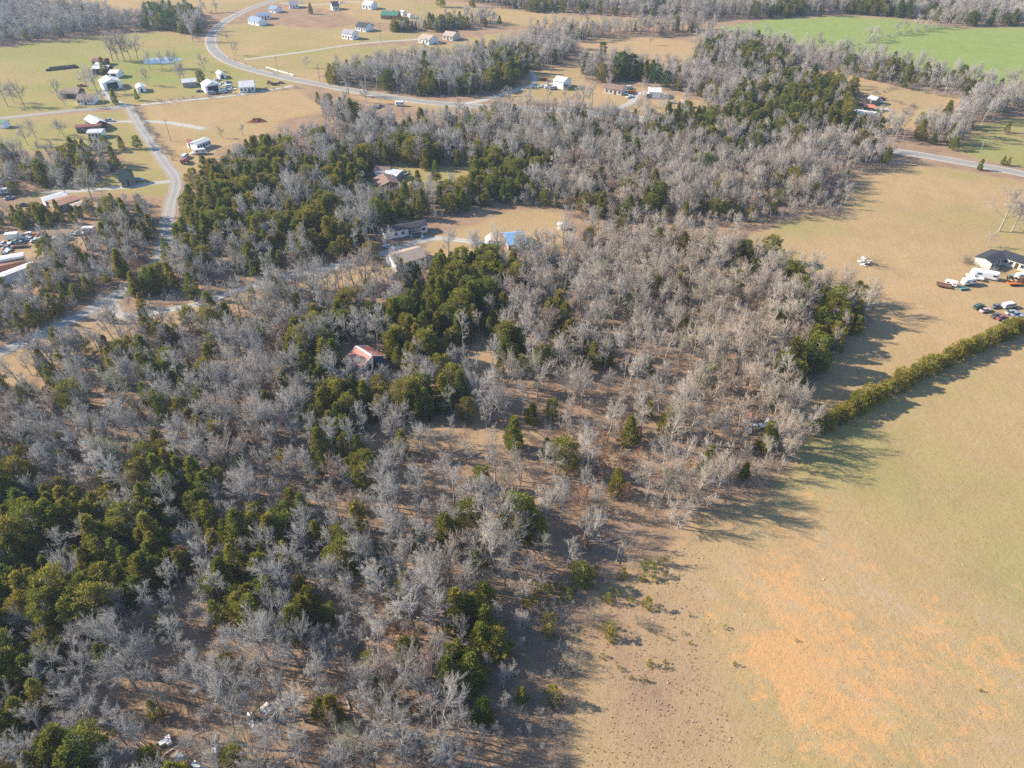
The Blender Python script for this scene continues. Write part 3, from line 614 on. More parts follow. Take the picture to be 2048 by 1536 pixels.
H('equipment_shed', 'white equipment shed next to the farm pine', 'shed', (219, 139), (239, 139), 4.2, 3.0, 7.5, 'white', 'white', 0, False, opening=('f', 0, 3, 2.4))
H('workshop', 'big white gabled workshop with dark open bay among parked vehicles', 'workshop', (414, 157), (423, 164), 5.8, 3.8, 9.2, 'white', 'white', 0, False, opening=('r', 0, 6, 3.6))
H('playhouse_shed', 'little white shed on the grass above the workshop', 'shed', (437, 139), (443, 145), 3.6, 2.2, 4.6, 'white', 'white', 0, False, opening=('r', 0, 1.6, 2.0))
H('white_house', 'white house with white metal roof between workshop and highway', 'house', (476, 162), (508, 160), 5.4, 3.0, 9.5, 'white', 'white', 4, True)
H('machine_shed', 'long low silver roofed shed left of the workshop', 'shed', (361, 158), (391, 155), 4.0, 2.8, 9, 'greywood', 'silver', 0, False)
H('mobile_home', 'white mobile home lying at an angle on the stubble field', 'mobile home', (384, 285), (413, 274), 3.7, 3.0, 5.4, 'white', 'silver', 5, True)
H('porch_cabin', 'small red roofed cabin beside the angled white mobile home', 'cabin', (371, 279), (383, 277), 3.6, 2.5, 5.5, 'white', 'red', 2, True)
H('cabin', 'white roofed cabin nearest the side road west of the county road', 'cabin', (178, 229), (199, 241), 4.4, 2.8, 6.5, 'darkwood', 'white', 3, True)
H('mobile_home', 'long maroon roofed mobile home, middle of three west of the county road', 'mobile home', (150, 250), (203, 246), 3.5, 2.9, 5, 'darkwood', 'maroon', 5, True)
H('mobile_home', 'silver roofed mobile home with white front, lowest of three west of the county road', 'mobile home', (175, 259), (206, 258), 3.6, 2.9, 6, 'white', 'silver', 4, True)
H('tool_shed', 'pale shed cut by the left edge of the photo', 'shed', (-8, 240), (12, 241), 3.4, 2.6, 5, 'white', 'green', 0, False)
H('green_roofed_house', 'dark green steep roofed house by the county road bend', 'house', (230, 343), (262, 337), 5.6, 2.6, 10, 'greywood', 'darkgreen', 3, True, chimney=True)
H('mobile_home', 'white roofed mobile home south of the cabin drive', 'mobile home', (82, 396), (131, 383), 3.6, 2.9, 5, 'white', 'white', 5, True)
H('trailer_house', 'rusty brown roofed trailer house beside the white roofed mobile home', 'mobile home', (100, 405), (146, 390), 3.3, 2.7, 9, 'tan_wall', 'rust', 3, False)
H('scrap_shelter', 'low cream roofed scrap shelter beside the rusty trailer house', 'shed', (142, 410), (168, 401), 2.6, 2.2, 5, 'darkwood', 'tan', 0, False)
H('storage_trailer', 'long silver roofed storage trailer in the junkyard', 'trailer', (-22, 518), (47, 506), 3.8, 3.5, 3.4, 'white', 'silver', 0, False)
H('storage_trailer', 'longest white roofed trailer slanting at the junkyard edge', 'trailer', (-20, 556), (66, 524), 3.4, 3.1, 3.4, 'white', 'white', 0, False)
H('storage_trailer', 'red sided trailer with rusty top between two white junkyard trailers', 'trailer', (-18, 531), (48, 516), 2.6, 2.4, 3.6, 'brick', 'rust', 0, False)
H('suburban_house', 'pale blue roofed house with dark dormer closest to the highway bend', 'house', (502, 31), (524, 36), 5.2, 2.8, 8.5, 'white', 'blue', 4, True)
H('suburban_house', 'long blue roofed house behind the dormer house', 'house', (514, 25), (540, 24), 4.6, 2.8, 8, 'white', 'blue', 4, True)
H('suburban_house', 'blue roofed house on the slope near the top lane', 'house', (542, 10), (556, 12), 4.8, 2.8, 8, 'white', 'blue', 3, True)
H('suburban_house', 'pale house touching the top edge left of the lane', 'house', (576, 1), (595, 0), 5.5, 3.0, 10, 'white', 'grey', 3, True)
H('suburban_house', 'dark blue roofed house at the top edge with cars beside it', 'house', (661, 3), (676, 2), 6, 3.0, 10, 'white', 'dark', 3, True)
H('suburban_house', 'white gabled house at the top edge above the green roof', 'house', (729, 0), (748, 2), 6, 3.2, 10, 'white', 'silver', 3, True)
H('brick_house', 'green roofed brick house alone in the north field', 'house', (764, 21), (798, 22), 5.2, 2.9, 12, 'brick', 'green', 4, True, chimney=True)
H('field_shed', 'white arched shed right of the green roofed brick house', 'shed', (803, 20), (809, 21), 3.4, 2.4, 4.5, 'white', 'white', 0, False)
H('field_shed', 'white lean shed farther right of the green roofed brick house', 'shed', (817, 27), (823, 28), 3.2, 2.4, 4.5, 'white', 'white', 0, False)
H('country_house', 'dark roofed white house behind the tree belt', 'house', (717, 43), (738, 46), 5.5, 3.0, 10, 'white', 'dark', 4, True)
H('country_house', 'tall white house with grey gables at the belt end of the bend field', 'house', (688, 57), (710, 60), 6.0, 3.8, 8, 'white', 'grey', 4, True, gablewin=True)
H('country_house', 'tan roofed white house at the end of the field drive', 'house', (845, 67), (867, 71), 5.2, 3.0, 11, 'white', 'tan', 3, True)
H('country_house', 'tan roofed house beyond the end of the field drive', 'house', (892, 61), (913, 64), 5.2, 3.0, 10, 'offwhite', 'tan', 3, True)
H('metal_barn', 'white metal barn with open bay at the end of the shed drive', 'barn', (1114, 151), (1136, 155), 5.8, 4.2, 9.6, 'white', 'white', 0, False, opening=('f', 5.5, 3.2, 3.2))
H('plot_house', 'brown roofed cream house between the metal barn and pines', 'house', (1214, 166), (1250, 171), 4.6, 3.0, 9, 'offwhite', 'brown', 4, True)
H('garage', 'white flat roofed garage at the end of the plot drive', 'garage', (1297, 176), (1323, 177), 4.4, 3.7, 10, 'white', 'white', 0, False, opening=('f', -3, 3, 2.5))
H('yellow_hut', 'small yellow hut under a bare tree right of the garage', 'shed', (1361, 199), (1374, 201), 3.6, 2.8, 5, 'yellow_wall', 'tan', 2, True)
H('hut', 'maroon roofed hut in the cedars below the yellow hut', 'shed', (1377, 215), (1389, 217), 3.6, 2.6, 5, 'greywood', 'maroon', 0, False)
H('stable', 'grey stable at the corner of the fenced pasture', 'shed', (1741, 190), (1759, 194), 4.0, 3.0, 7.5, 'greywood', 'silver', 0, False, opening=('f', 2, 3, 2.3))
H('pavilion', 'red roofed open pavilion in the fenced yard', 'pavilion', (1730, 207), (1751, 210), 3.4, 2.6, 6, 'darkwood', 'red', 0, False)
H('mobile_home', 'long white mobile home half behind trees below the red pavilion', 'mobile home', (1699, 217), (1757, 224), 4.0, 3.2, 6.5, 'white', 'white', 5, True)
H('scrap_shed', 'little red shed in the trees at the corner of the wide pasture', 'shed', (1494, 828), (1503, 830), 2.4, 2.0, 3.0, 'brick', 'red', 0, False)
H('chicken_coop', 'small white coop roof beside the cedar clump right of the barn', 'shed', (866, 721), (875, 724), 1.9, 1.5, 2.2, 'white', 'white', 0, False)

# hoop frame
hb = P(993, 491); root = empty('hoop_frame', hb, R(4)); tag(root, 'white arched hoop frame in front of the blue tarp shed', 'hoop frame'); PADS.append((hb[0], hb[1], 6))
for k in range(4):
    mb = MB(); pts = [(4.0 * math.cos(t), k * 1.5, 3.0 * math.sin(t)) for t in np.linspace(0, math.pi, 11)]
    for p0, p1 in zip(pts[:-1], pts[1:]): mb.tube(p0, p1, .13, .13, 5)
    mb.build('hoop', M['trim'], root)
mb = MB()
for t in np.linspace(.25, .8, 4):
    t1 = t + .19
    mb.poly([(-4.05 * math.cos(t), 0, 3.05 * math.sin(t)), (-4.05 * math.cos(t), 4.5, 3.05 * math.sin(t)), (-4.05 * math.cos(t1), 4.5, 3.05 * math.sin(t1)), (-4.05 * math.cos(t1), 0, 3.05 * math.sin(t1)),
             (-3.95 * math.cos(t), 0, 2.95 * math.sin(t)), (-3.95 * math.cos(t), 4.5, 2.95 * math.sin(t)), (-3.95 * math.cos(t1), 4.5, 2.95 * math.sin(t1)), (-3.95 * math.cos(t1), 0, 2.95 * math.sin(t1))],
            [(0, 1, 2, 3), (7, 6, 5, 4), (0, 4, 5, 1), (1, 5, 6, 2), (2, 6, 7, 3), (3, 7, 4, 0)])
mb.build('cover_sheet', M['white'], root)
# feed bunks on the western farm
for (pa, pb, lab) in (((92, 142), (157, 135), 'front row of the long black feed bunks in the western pasture'), ((99, 138), (153, 132.5), 'rear row of the long black feed bunks in the western pasture')):
    A = np.array(P(*pa)); B = np.array(P(*pb)); d = B - A; L = np.linalg.norm(d)
    root = empty('feed_bunk', A, math.atan2(d[1], d[0])); tag(root, lab, 'feed bunk', 'feed bunks')
    MB().box(0, L, -.9, -.7, 0, .9).box(0, L, .7, .9, 0, .9).box(0, L, -.7, .7, .25, .35).build('trough', M['black'], root)
    mb = MB()
    for i in range(int(L / 3)): mb.box(i * 3 + .2, i * 3 + .35, -1.05, -.92, 0, 1.5)
    mb.build('rail_posts', M['greywood'], root)
    MB().box(0, L, -1.08, -1.0, 1.3, 1.42).build('rail', M['concrete'], root)
# white rail fence by the highway
A = np.array(P(533, 137)); B = np.array(P(588, 153)); d = B - A; L = float(np.linalg.norm(d)); root = empty('rail_fence', A, math.atan2(d[1], d[0])); tag(root, 'long white rail fence beside the highway at the lane junction', 'fence')
pm = MB().box(-.09, .09, -.09, .09, 0, 1.4).mesh('post', M['trim'])
for i in range(int(L / 2.4) + 1): link('post', pm, root).location = (i * 2.4, 0, 0)
for z in (.35, .7, 1.05): MB().box(-.1, L, -.15, -.095, z, z + .2).build('rail', M['trim'], root)
# dirt mound on the stubble field
c = P(514, 243); an = np.linspace(0, 2 * math.pi, 20, endpoint=False); V = [(0, 0, 1.6)]; F = []
for j, (r_, z) in enumerate(((.25, 1.45), (.6, .8), (.85, .3), (1.05, -.05))):
    for t in an: V.append((5 * r_ * math.cos(t) * (1 + .2 * math.sin(3 * t + j)), 2.6 * r_ * math.sin(t) * (1 + .15 * math.sin(2 * t)), z * (1 + .25 * math.sin(5 * t + j))))
F += [(0, 1 + i, 1 + (i + 1) % 20) for i in range(20)]
for j in range(3): F += [(1 + j * 20 + i, 21 + j * 20 + i, 21 + j * 20 + (i + 1) % 20, 1 + j * 20 + (i + 1) % 20) for i in range(20)]
o = MB().poly(V, F).build('dirt_mound', mat_flat('red_dirt', (.20, .085, .05), .3, 1.2)); o.location = (c[0], c[1], 0); tag(o, 'heap of dark red dirt on the stubble field', 'dirt mound')

# ------------------------------------------------------------------ vehicles
def wheel_mesh(r=.33, w=.22):
    def f():
        mb = MB(); mb.tube((0, -w / 2, 0), (0, w / 2, 0), r, r, 12); return mb.mesh('wheel', M['tyre'])
    return shared(('wheel', r), f)
def loft(sections, mat, name):
    """sections: (z, x0, x1, halfwidth) rings, closed"""
    V = []; F = []; n = 8
    for z, x0, x1, hw in sections:
        c = .16 * (x1 - x0); cw = hw * .28
        V += [(x0, -hw + cw, z), (x0 + c * .5, -hw, z), (x1 - c * .5, -hw, z), (x1, -hw + cw, z), (x1, hw - cw, z), (x1 - c * .5, hw, z), (x0 + c * .5, hw, z), (x0, hw - cw, z)]
    for j in range(len(sections) - 1):
        F += [(j * n + i, j * n + (i + 1) % n, (j + 1) * n + (i + 1) % n, (j + 1) * n + i) for i in range(n)]
    F += [tuple(range(n - 1, -1, -1)), tuple(range((len(sections) - 1) * n, len(sections) * n))]
    return MB().poly(V, F).mesh(name, mat)
def car_parts(kind):
    if kind == 'sedan':
        return [('body', loft([(.25, -2.2, 2.2, .82), (.5, -2.3, 2.3, .9), (.8, -2.28, 2.25, .88), (.92, -2.1, 2.0, .80)], M['paint'], 'body')),
                ('windows', loft([(.9, -1.65, 1.05, .76), (1.36, -1.05, .35, .60)], M['glass'], 'windows')), ('cab_roof', loft([(1.34, -1.05, .35, .62), (1.43, -.85, .15, .5)], M['paint'], 'cab_roof'))], 1.4, .33
    if kind == 'suv':
        return [('body', loft([(.3, -2.2, 2.3, .86), (.6, -2.3, 2.38, .94), (1.0, -2.3, 2.3, .92)], M['paint'], 'body')),
                ('windows', loft([(.98, -2.2, 1.2, .84), (1.55, -2.05, .55, .72)], M['glass'], 'windows')), ('cab_roof', loft([(1.53, -2.07, .55, .74), (1.68, -1.9, .35, .62)], M['paint'], 'cab_roof'))], 1.45, .38
    if kind == 'pickup':
        bed = MB().box(-2.7, -.55, -.92, -.82, .55, 1.1).box(-2.7, -.55, .82, .92, .55, 1.1).box(-2.78, -2.68, -.92, .92, .55, 1.1).box(-2.68, -.55, -.82, .82, .55, .66)
        return [('body', loft([(.35, -.6, 2.7, .86), (.7, -.62, 2.78, .95), (1.05, -.6, 2.68, .92)], M['paint'], 'body')), ('cargo_bed', bed.mesh('cargo_bed', M['paint'])),
                ('windows', loft([(1.03, -.58, 1.15, .84), (1.6, -.5, .55, .70)], M['glass'], 'windows')), ('cab_roof', loft([(1.58, -.52, .55, .72), (1.72, -.4, .4, .6)], M['paint'], 'cab_roof'))], 1.75, .4
    if kind == 'van':
        return [('body', loft([(.35, -2.5, 2.5, .92), (.7, -2.6, 2.6, 1.0), (1.2, -2.6, 2.45, 1.0), (1.9, -2.55, 1.75, .92), (2.05, -2.4, 1.5, .82)], M['paint'], 'body')),
                ('windows', MB().box(-2.3, 1.5, -.99, -.955, 1.28, 1.7).box(-2.3, 1.5, .955, .99, 1.28, 1.7).poly([(2.32, -.8, 1.3), (2.32, .8, 1.3), (1.86, .75, 1.84), (1.86, -.75, 1.84), (2.42, -.8, 1.33), (2.42, .8, 1.33), (1.93, .75, 1.87), (1.93, -.75, 1.87)],
                 [(0, 1, 2, 3), (7, 6, 5, 4), (0, 4, 5, 1), (1, 5, 6, 2), (2, 6, 7, 3), (3, 7, 4, 0)]).mesh('windows', M['glass']))], 1.6, .36
    if kind == 'box_truck':
        return [('body', loft([(.4, 1.5, 3.6, .9), (.9, 1.45, 3.7, 1.0), (1.3, 1.45, 3.6, .98), (2.1, 1.5, 2.7, .9)], M['paint'], 'body')), ('cargo_box', MB().box(-3.4, 1.4, -1.15, 1.15, .95, 3.2).mesh('cargo_box', M['paint'])),
                ('frame', MB().box(-3.4, 1.6, -.5, .5, .55, .93).mesh('frame', M['black'])), ('windows', MB().poly([(3.55, -.8, 1.35), (3.55, .8, 1.35), (2.8, .75, 2.02), (2.8, -.75, 2.02), (3.66, -.8, 1.37), (3.66, .8, 1.37), (2.9, .75, 2.06), (2.9, -.75, 2.06)], [(0, 1, 2, 3), (7, 6, 5, 4), (0, 4, 5, 1), (1, 5, 6, 2), (2, 6, 7, 3), (3, 7, 4, 0)]).mesh('windows', M['glass']))], 2.3, .45
    if kind == 'motorhome':
        return [('body', loft([(.45, -4.6, 4.5, 1.1), (.8, -4.7, 4.7, 1.22), (2.2, -4.7, 4.6, 1.22), (3.0, -4.65, 4.0, 1.18), (3.15, -4.5, 3.7, 1.05)], M['paint'], 'body')),
                ('windows', MB().box(-4.0, -2.8, -1.26, -1.21, 1.7, 2.4).box(-1.2, -.4, -1.26, -1.21, 1.8, 2.3).box(1.4, 2.9, -1.26, -1.21, 1.7, 2.4).box(3.3, 4.2, -1.26, -1.21, 1.6, 2.4).box(-4.0, -2.6, 1.21, 1.26, 1.7, 2.4).box(1, 2.6, 1.21, 1.26, 1.7, 2.4).mesh('windows', M['glass'])),
                ('roof_unit', MB().box(-1.6, -.7, -.4, .4, 3.1, 3.4).mesh('roof_unit', M['trim']))], 3.0, .45
    if kind == 'camper':
        return [('body', loft([(.5, -2.6, 2.5, .95), (.8, -2.8, 2.8, 1.12), (2.2, -2.8, 2.8, 1.12), (2.75, -2.5, 2.3, 1.05)], M['paint'], 'body')),
                ('windows', MB().box(-2, -.9, -1.16, -1.11, 1.5, 2.1).box(.8, 2.0, -1.16, -1.11, 1.5, 2.1).box(-2, -.9, 1.11, 1.16, 1.5, 2.1).mesh('windows', M['glass'])), ('hitch', MB().box(2.7, 4.0, -.06, .06, .5, .62).mesh('hitch', M['rust']))], .45, .36
    if kind == 'flat_trailer':
        return [('deck', MB().box(-2.6, 2.4, -1.0, 1.0, .6, .74).mesh('deck', M['paint'])), ('side_rail', MB().box(-2.6, 2.4, -1.05, -.97, .6, 1.2).box(-2.6, 2.4, .97, 1.05, .6, 1.2).mesh('side_rail', M['paint'])), ('hitch', MB().box(2.35, 3.8, -.06, .06, .5, .62).mesh('hitch', M['rust']))], .4, .34
    if kind == 'boat':
        return [('hull', loft([(.35, -2.4, 2.2, .3), (.7, -2.7, 2.9, .9), (1.25, -2.8, 3.4, 1.1)], M['paint'], 'hull')), ('windscreen', MB().poly([(.3, -.8, 1.26), (.3, .8, 1.26), (-.1, .75, 1.75), (-.1, -.75, 1.75), (.4, -.8, 1.26), (.4, .8, 1.26), (0, .75, 1.76), (0, -.75, 1.76)], [(0, 1, 2, 3), (7, 6, 5, 4), (0, 4, 5, 1), (1, 5, 6, 2), (2, 6, 7, 3), (3, 7, 4, 0)]).mesh('windscreen', M['glass'])), ('trailer_frame', MB().box(-2.4, 3.8, -.5, -.4, .3, .42).box(-2.4, 3.8, .4, .5, .3, .42).mesh('trailer_frame', M['rust']))], .3, .32
    if kind == 'tractor':
        return [('body', loft([(.6, -1.2, 1.8, .3), (1.2, -1.0, 1.9, .36), (1.4, .0, 1.85, .34)], M['paint'], 'body')), ('cab', loft([(1.2, -1.2, .1, .6), (2.3, -1.05, 0, .55)], M['glass'], 'cab')), ('cab_roof', MB().box(-1.25, .15, -.65, .65, 2.3, 2.42).mesh('cab_roof', M['paint']))], 1.2, .55
CARS = {}
WORDS = dict(sedan='car', suv='car', pickup='pickup', van='van', box_truck='truck', motorhome='motorhome', camper='camper', flat_trailer='trailer', boat='boat', tractor='tractor')
NAMES = dict(sedan='parked_car', suv='parked_suv', pickup='pickup_truck', van='parked_van', box_truck='box_truck', motorhome='motorhome', camper='camper_trailer', flat_trailer='flat_trailer', boat='boat', tractor='tractor')
def car(kind, px, head, col, label, group=None, s=1.0):
    s *= .9
    if kind not in CARS: CARS[kind] = car_parts(kind)
    parts, wb, wr = CARS[kind]; xy = P(*px); root = empty(NAMES[kind], xy, R(head), s); tag(root, label, WORDS[kind], group)
    for nm, me in parts:
        o = link(nm, me, root); o.color = tuple(col) + (1,)
    wm = wheel_mesh(wr); tw = .78 if kind in ('sedan', 'suv', 'pickup', 'tractor') else .95
    for sx in (-1, 1):
        for sy in (-1, 1):
            w = link('wheel', wm, root); w.location = (sx * wb, sy * tw, wr)
    return root
WH, BK, RD, BL, SL, GN, MR, OR, TE, CR = (.8, .8, .8), (.03, .035, .04), (.42, .05, .04), (.10, .17, .34), (.42, .43, .45), (.05, .09, .07), (.25, .06, .07), (.6, .17, .04), (.08, .30, .30), (.6, .56, .45)
LOT = 'cars parked on the wide pasture'
for a in [('suv', (1956, 616), 28, GN, 'dark green estate car, leftmost of the cars parked on the pasture', LOT), ('sedan', (1970, 623), 20, (.55, .38, .38), 'faded pink white car just below the dark green estate', LOT),
          ('sedan', (1993, 615), 15, (.16, .14, .16), 'small dark car between the pink car and the white van', LOT), ('van', (2016, 615), 14, (.72, .76, .85), 'white van in the upper row of cars on the pasture', LOT),
          ('sedan', (1991, 634), 24, (.10, .08, .09), 'black car with pale bonnet in the lower row on the pasture', LOT), ('sedan', (2002, 638), 24, MR, 'maroon car in the lower row on the pasture', LOT), ('pickup', (2019, 645), 20, BL, 'blue pickup nearest the hedgerow', LOT),
          ('sedan', (2021, 627), 18, (.35, .36, .36), 'grey car with white roof right of the maroon car', LOT), ('sedan', (2032, 631), 18, (.20, .25, .36), 'slate blue car in the right pasture row', LOT), ('sedan', (2042, 637), 18, (.32, .38, .48), 'pale blue car at the right edge of the pasture row', LOT)]:
    car(*a)
YARD = 'campers and trailers by the ranch building'
for a in [('motorhome', (1966, 556), 155, WH, 'long white motorhome parked in front of the ranch building', YARD), ('camper', (1935, 569), 15, WH, 'white camper trailer with grey front left of the motorhome', YARD), ('camper', (1901, 571), -35, WH, 'small white camper farthest left of the ranch vehicles', YARD, .75),
          ('flat_trailer', (1887, 574), -25, (.22, .10, .07), 'rusty brown flat trailer left of the small camper', YARD), ('flat_trailer', (1926, 579), 10, TE, 'teal flat trailer on the grass below the campers', YARD, .7), ('boat', (1949, 559), 150, WH, 'white boat on a trailer beside the motorhome', YARD),
          ('pickup', (2032, 562), 30, (.55, .35, .2), 'orange brown wreck in the ranch scrap heap', YARD), ('tractor', (2018, 560), 60, TE, 'teal tractor by the ranch scrap heap', YARD), ('van', (2042, 556), 10, WH, 'white van behind the ranch scrap heap', YARD), ('flat_trailer', (2028, 570), 0, OR, 'orange flat trailer in the ranch scrap heap', YARD)]:
    car(*a)
JY = 'junkyard vehicles along the cedar belt'
for a in [('pickup', (9, 491), 12, WH, 'white pickup at the left edge of the junkyard', JY), ('sedan', (34, 486), 14, (.30, .42, .33), 'pale green car in front of the junkyard box truck', JY), ('box_truck', (33, 480), 12, (.75, .74, .66), 'cream box truck in the junkyard', JY), ('pickup', (56, 473), 100, WH, 'white truck backed up against the junkyard cedars', JY),
          ('sedan', (64, 480), 10, (.6, .62, .64), 'silver car right of the junkyard box truck', JY), ('pickup', (80, 473), 8, OR, 'orange pickup in the junkyard', JY), ('sedan', (90, 478), 8, (.65, .72, .74), 'pale teal car below the orange junkyard pickup', JY), ('sedan', (101, 478), -8, WH, 'white car at the end of the junkyard row', JY),
          ('tractor', (131, 478), 30, (.12, .08, .07), 'rusty dark tractor in the junkyard gap', JY), ('pickup', (156, 470), 4, WH, 'white pickup right of the junkyard gap', JY), ('camper', (180, 466), 6, (.72, .74, .74), 'white camper shell at the right end of the junkyard', JY), ('sedan', (247, 444), 30, (.6, .7, .75), 'pale car lost in the trees by the county road', JY),
          ('sedan', (2, 360), 30, RD, 'red car at the left edge above the cedar belt', JY), ('van', (20, 364), 10, (.7, .72, .74), 'white van among left edge scrap', JY), ('sedan', (28, 374), 70, (.55, .6, .66), 'silver car among left edge scrap', JY), ('camper', (8, 388), 20, (.66, .7, .72), 'pale camper in the left edge trees', JY), ('sedan', (20, 398), 40, (.3, .34, .4), 'blue grey car in the left edge trees', JY), ('sedan', (18, 497), 15, (.28, .16, .12), 'rusty car below the white junkyard pickup', JY), ('flat_trailer', (44, 494), 10, (.2, .12, .08), 'rusty trailer below the pale green junkyard car', JY), ('sedan', (74, 484), 12, (.45, .5, .55), 'grey car below the silver junkyard car', JY),
          ('sedan', (48, 412), 15, (.05, .05, .07), 'dark car on the cabin lawn west of the white roofed home', None), ('sedan', (6, 367), 20, WH, 'white car among cedars at the left edge', None), ('pickup', (10, 378), 70, (.3, .12, .14), 'maroon pickup among cedars at the left edge', None),
          ('pickup', (220, 243), -10, (.3, .4, .55), 'pale blue pickup on the drive of the white roofed cabin', None), ('sedan', (279, 361), 5, (.6, .68, .75), 'pale blue car beside the green roofed house', None), ('box_truck', (371, 326), 80, (.28, .05, .06), 'dark red truck beside the county road', None, .8), ('van', (371, 316), 85, (.62, .68, .66), 'pale green van behind the dark red truck', None),
          ('camper', (402, 308), 20, (.7, .7, .7), 'white camper among scrap near the angled mobile home', None), ('sedan', (236, 174), 0, (.2, .22, .26), 'grey car in front of the white farm barn', None), ('pickup', (152, 183), 10, WH, 'white pickup beside the dark timber cottage', None), ('pickup', (164, 173), 20, RD, 'red pickup behind the long bungalow', None)]:
    car(*a)
WS = 'vehicles around the white workshop'
for i, (px, h, c, lab) in enumerate([((425, 180), 60, RD, 'red car in the workshop doorway'), ((421, 182), 100, WH, 'white car outside the workshop door'), ((400, 184), 20, BK, 'black car at the left corner of the workshop'), ((424, 189), 5, (.25, .3, .4), 'blue grey car on the drive below the workshop'),
      ((447, 169), 30, WH, 'white car at the back of the workshop lot'), ((453, 172), 30, WH, 'second white car from the back of the workshop lot'), ((459, 175), 30, (.7, .72, .75), 'silver car in the middle of the workshop lot'), ((452, 181), 30, CR, 'cream car at the front of the workshop lot'), ((465, 180), 30, WH, 'white car at the right end of the workshop lot'),
      ((447, 186), 30, (.5, .55, .6), 'grey car at the front corner of the workshop lot'), ((456, 166), 40, (.25, .25, .27), 'dark car behind the workshop lot'), ((435, 161), 35, (.75, .77, .78), 'white trailer body right of the workshop')]):
    car('sedan' if i % 3 else 'van', px, h, c, lab, WS)
MBV = 'vehicles by the metal barn'
for i, (px, h, c, lab) in enumerate([((1084, 175), 10, WH, 'white car farthest left in front of the metal barn'), ((1095, 177), 15, (.6, .65, .75), 'pale blue car in front of the metal barn'), ((1101, 174), 5, WH, 'white van in the metal barn row'), ((1111, 176), 20, WH, 'white car under the metal barn wall'), ((1119, 176), 0, (.12, .2, .2), 'dark teal car at the right of the metal barn row'), ((1106, 179), 10, (.5, .5, .52), 'grey car at the front of the metal barn row')]):
    car(('pickup', 'sedan', 'van')[i % 3], px, h, c, lab, MBV)
for a in [('pickup', (1062, 138), -15, RD, 'red pickup on the track beyond the metal barn', None), ('tractor', (1093, 162), 10, OR, 'orange tractor beside the metal barn', None), ('flat_trailer', (1087, 160), -5, (.2, .1, .07), 'rusty trailer behind the orange tractor', None), ('sedan', (1249, 189), 10, WH, 'white car left of the plot drive', None), ('pickup', (1259, 195), 40, WH, 'white pickup at the bend of the plot drive', None),
          ('van', (1258, 178), 20, (.7, .7, .75), 'white van by the brown roofed plot house', None), ('pickup', (1294, 192), 15, WH, 'white truck under the garage eave', None), ('sedan', (1320, 191), 10, (.5, .6, .75), 'pale blue car right of the garage', None), ('sedan', (1344, 207), 10, (.4, .6, .58), 'pale teal car below the garage', None), ('flat_trailer', (1265, 186), 10, OR, 'orange trailer by the plot drive', None),
          ('van', (1757, 206), -12, WH, 'white van beside the stable', None), ('boat', (1764, 222), 0, WH, 'white boat on the grass right of the long mobile home', None), ('pickup', (1721, 211), 0, MR, 'maroon pickup left of the red pavilion', None), ('tractor', (1764, 201), 10, RD, 'red tractor at the stable corner', None),
          ('sedan', (753, 217), 30, (.12, .16, .3), 'dark blue car in the opening below the highway', None), ('sedan', (762, 214), 20, MR, 'dark maroon car in the opening below the highway', None), ('camper', (800, 212), -5, (.75, .76, .76), 'white camper at the highway trees', None), ('pickup', (778, 497), -30, WH, 'white pickup between mobile home and cottage', None),
          ('pickup', (727, 346), 20, BK, 'black pickup in the shade left of the brick house', None), ('sedan', (735, 352), 10, (.1, .14, .25), 'navy car left of the brick house', None), ('van', (724, 333), 5, (.55, .6, .62), 'grey van in the trees left of the brick house', None), ('sedan', (1536, 848), 60, (.35, .42, .55), 'blue car under the trees at the pasture corner', None),
          ('sedan', (1511, 856), 15, WH, 'white car under the trees at the pasture corner', None), ('pickup', (1494, 857), 80, WH, 'white pickup under the trees at the pasture corner', None), ('sedan', (1568, 798), 40, (.5, .14, .13), 'red car at the shaded edge of the wide pasture', None),
          ('tractor', (540, 168), 0, OR, 'orange tractor near the highway junction', None), ('flat_trailer', (549, 170), 0, BK, 'black trailer near the highway junction', None), ('sedan', (562, 167), 0, (.15, .1, .1), 'dark car on the verge at the highway junction', None),
          ('sedan', (603, 6), 0, WH, 'white car by the pale house at the top edge', None), ('sedan', (684, 6), 0, WH, 'white car by the dark blue roofed house at the top edge', None), ('sedan', (742, 51), 10, BK, 'dark car beside the dark roofed country house', None)]:
    car(*a)

# ------------------------------------------------------------------ dumped things, debris, poles, fallen trunk
def sheet_pile(name, label, cat, px, n, size, mat, seed, h=.8):
    r = random.Random(seed); xy = P(*px); root = empty(name, xy, r.uniform(0, 6)); tag(root, label, cat)
    for i in range(n):
        L, W = size * r.uniform(.5, 1.2), size * r.uniform(.3, .7); o = MB().box(-L / 2, L / 2, -W / 2, W / 2, -.05, .05).build('sheet', M[mat if r.random() < .75 else 'greywood'], root)
        o.location = (r.uniform(-size, size) * .7, r.uniform(-size, size) * .7, r.uniform(.15, h)); o.rotation_euler = (r.uniform(-.6, .6), r.uniform(-.6, .6), r.uniform(0, 6))
    return root
sheet_pile('debris_pile', 'pile of white sheets and branches alone on the wide pasture', 'debris pile', (1729, 528), 16, 2.2, 'white', 3, 1.6)
sheet_pile('debris_pile', 'scatter of grey sheets near the angled mobile home', 'debris pile', (389, 308), 12, 1.6, 'white', 4)
sheet_pile('debris_pile', 'heap of scrap boards by the ranch vehicles', 'debris pile', (2036, 566), 14, 2.0, 'rust', 5, 1.2)
sheet_pile('debris_pile', 'scrap sheets beneath the trees left of the county road trailers', 'debris pile', (12, 504), 10, 2.0, 'white', 6)
sheet_pile('debris_pile', 'pale boards scattered right of the brick house', 'debris pile', (812, 349), 8, 2.0, 'offwhite', 7)
sheet_pile('debris_pile', 'grey junk sheets on the woods floor near the bottom edge', 'debris pile', (538, 1418), 9, 1.3, 'white', 8)
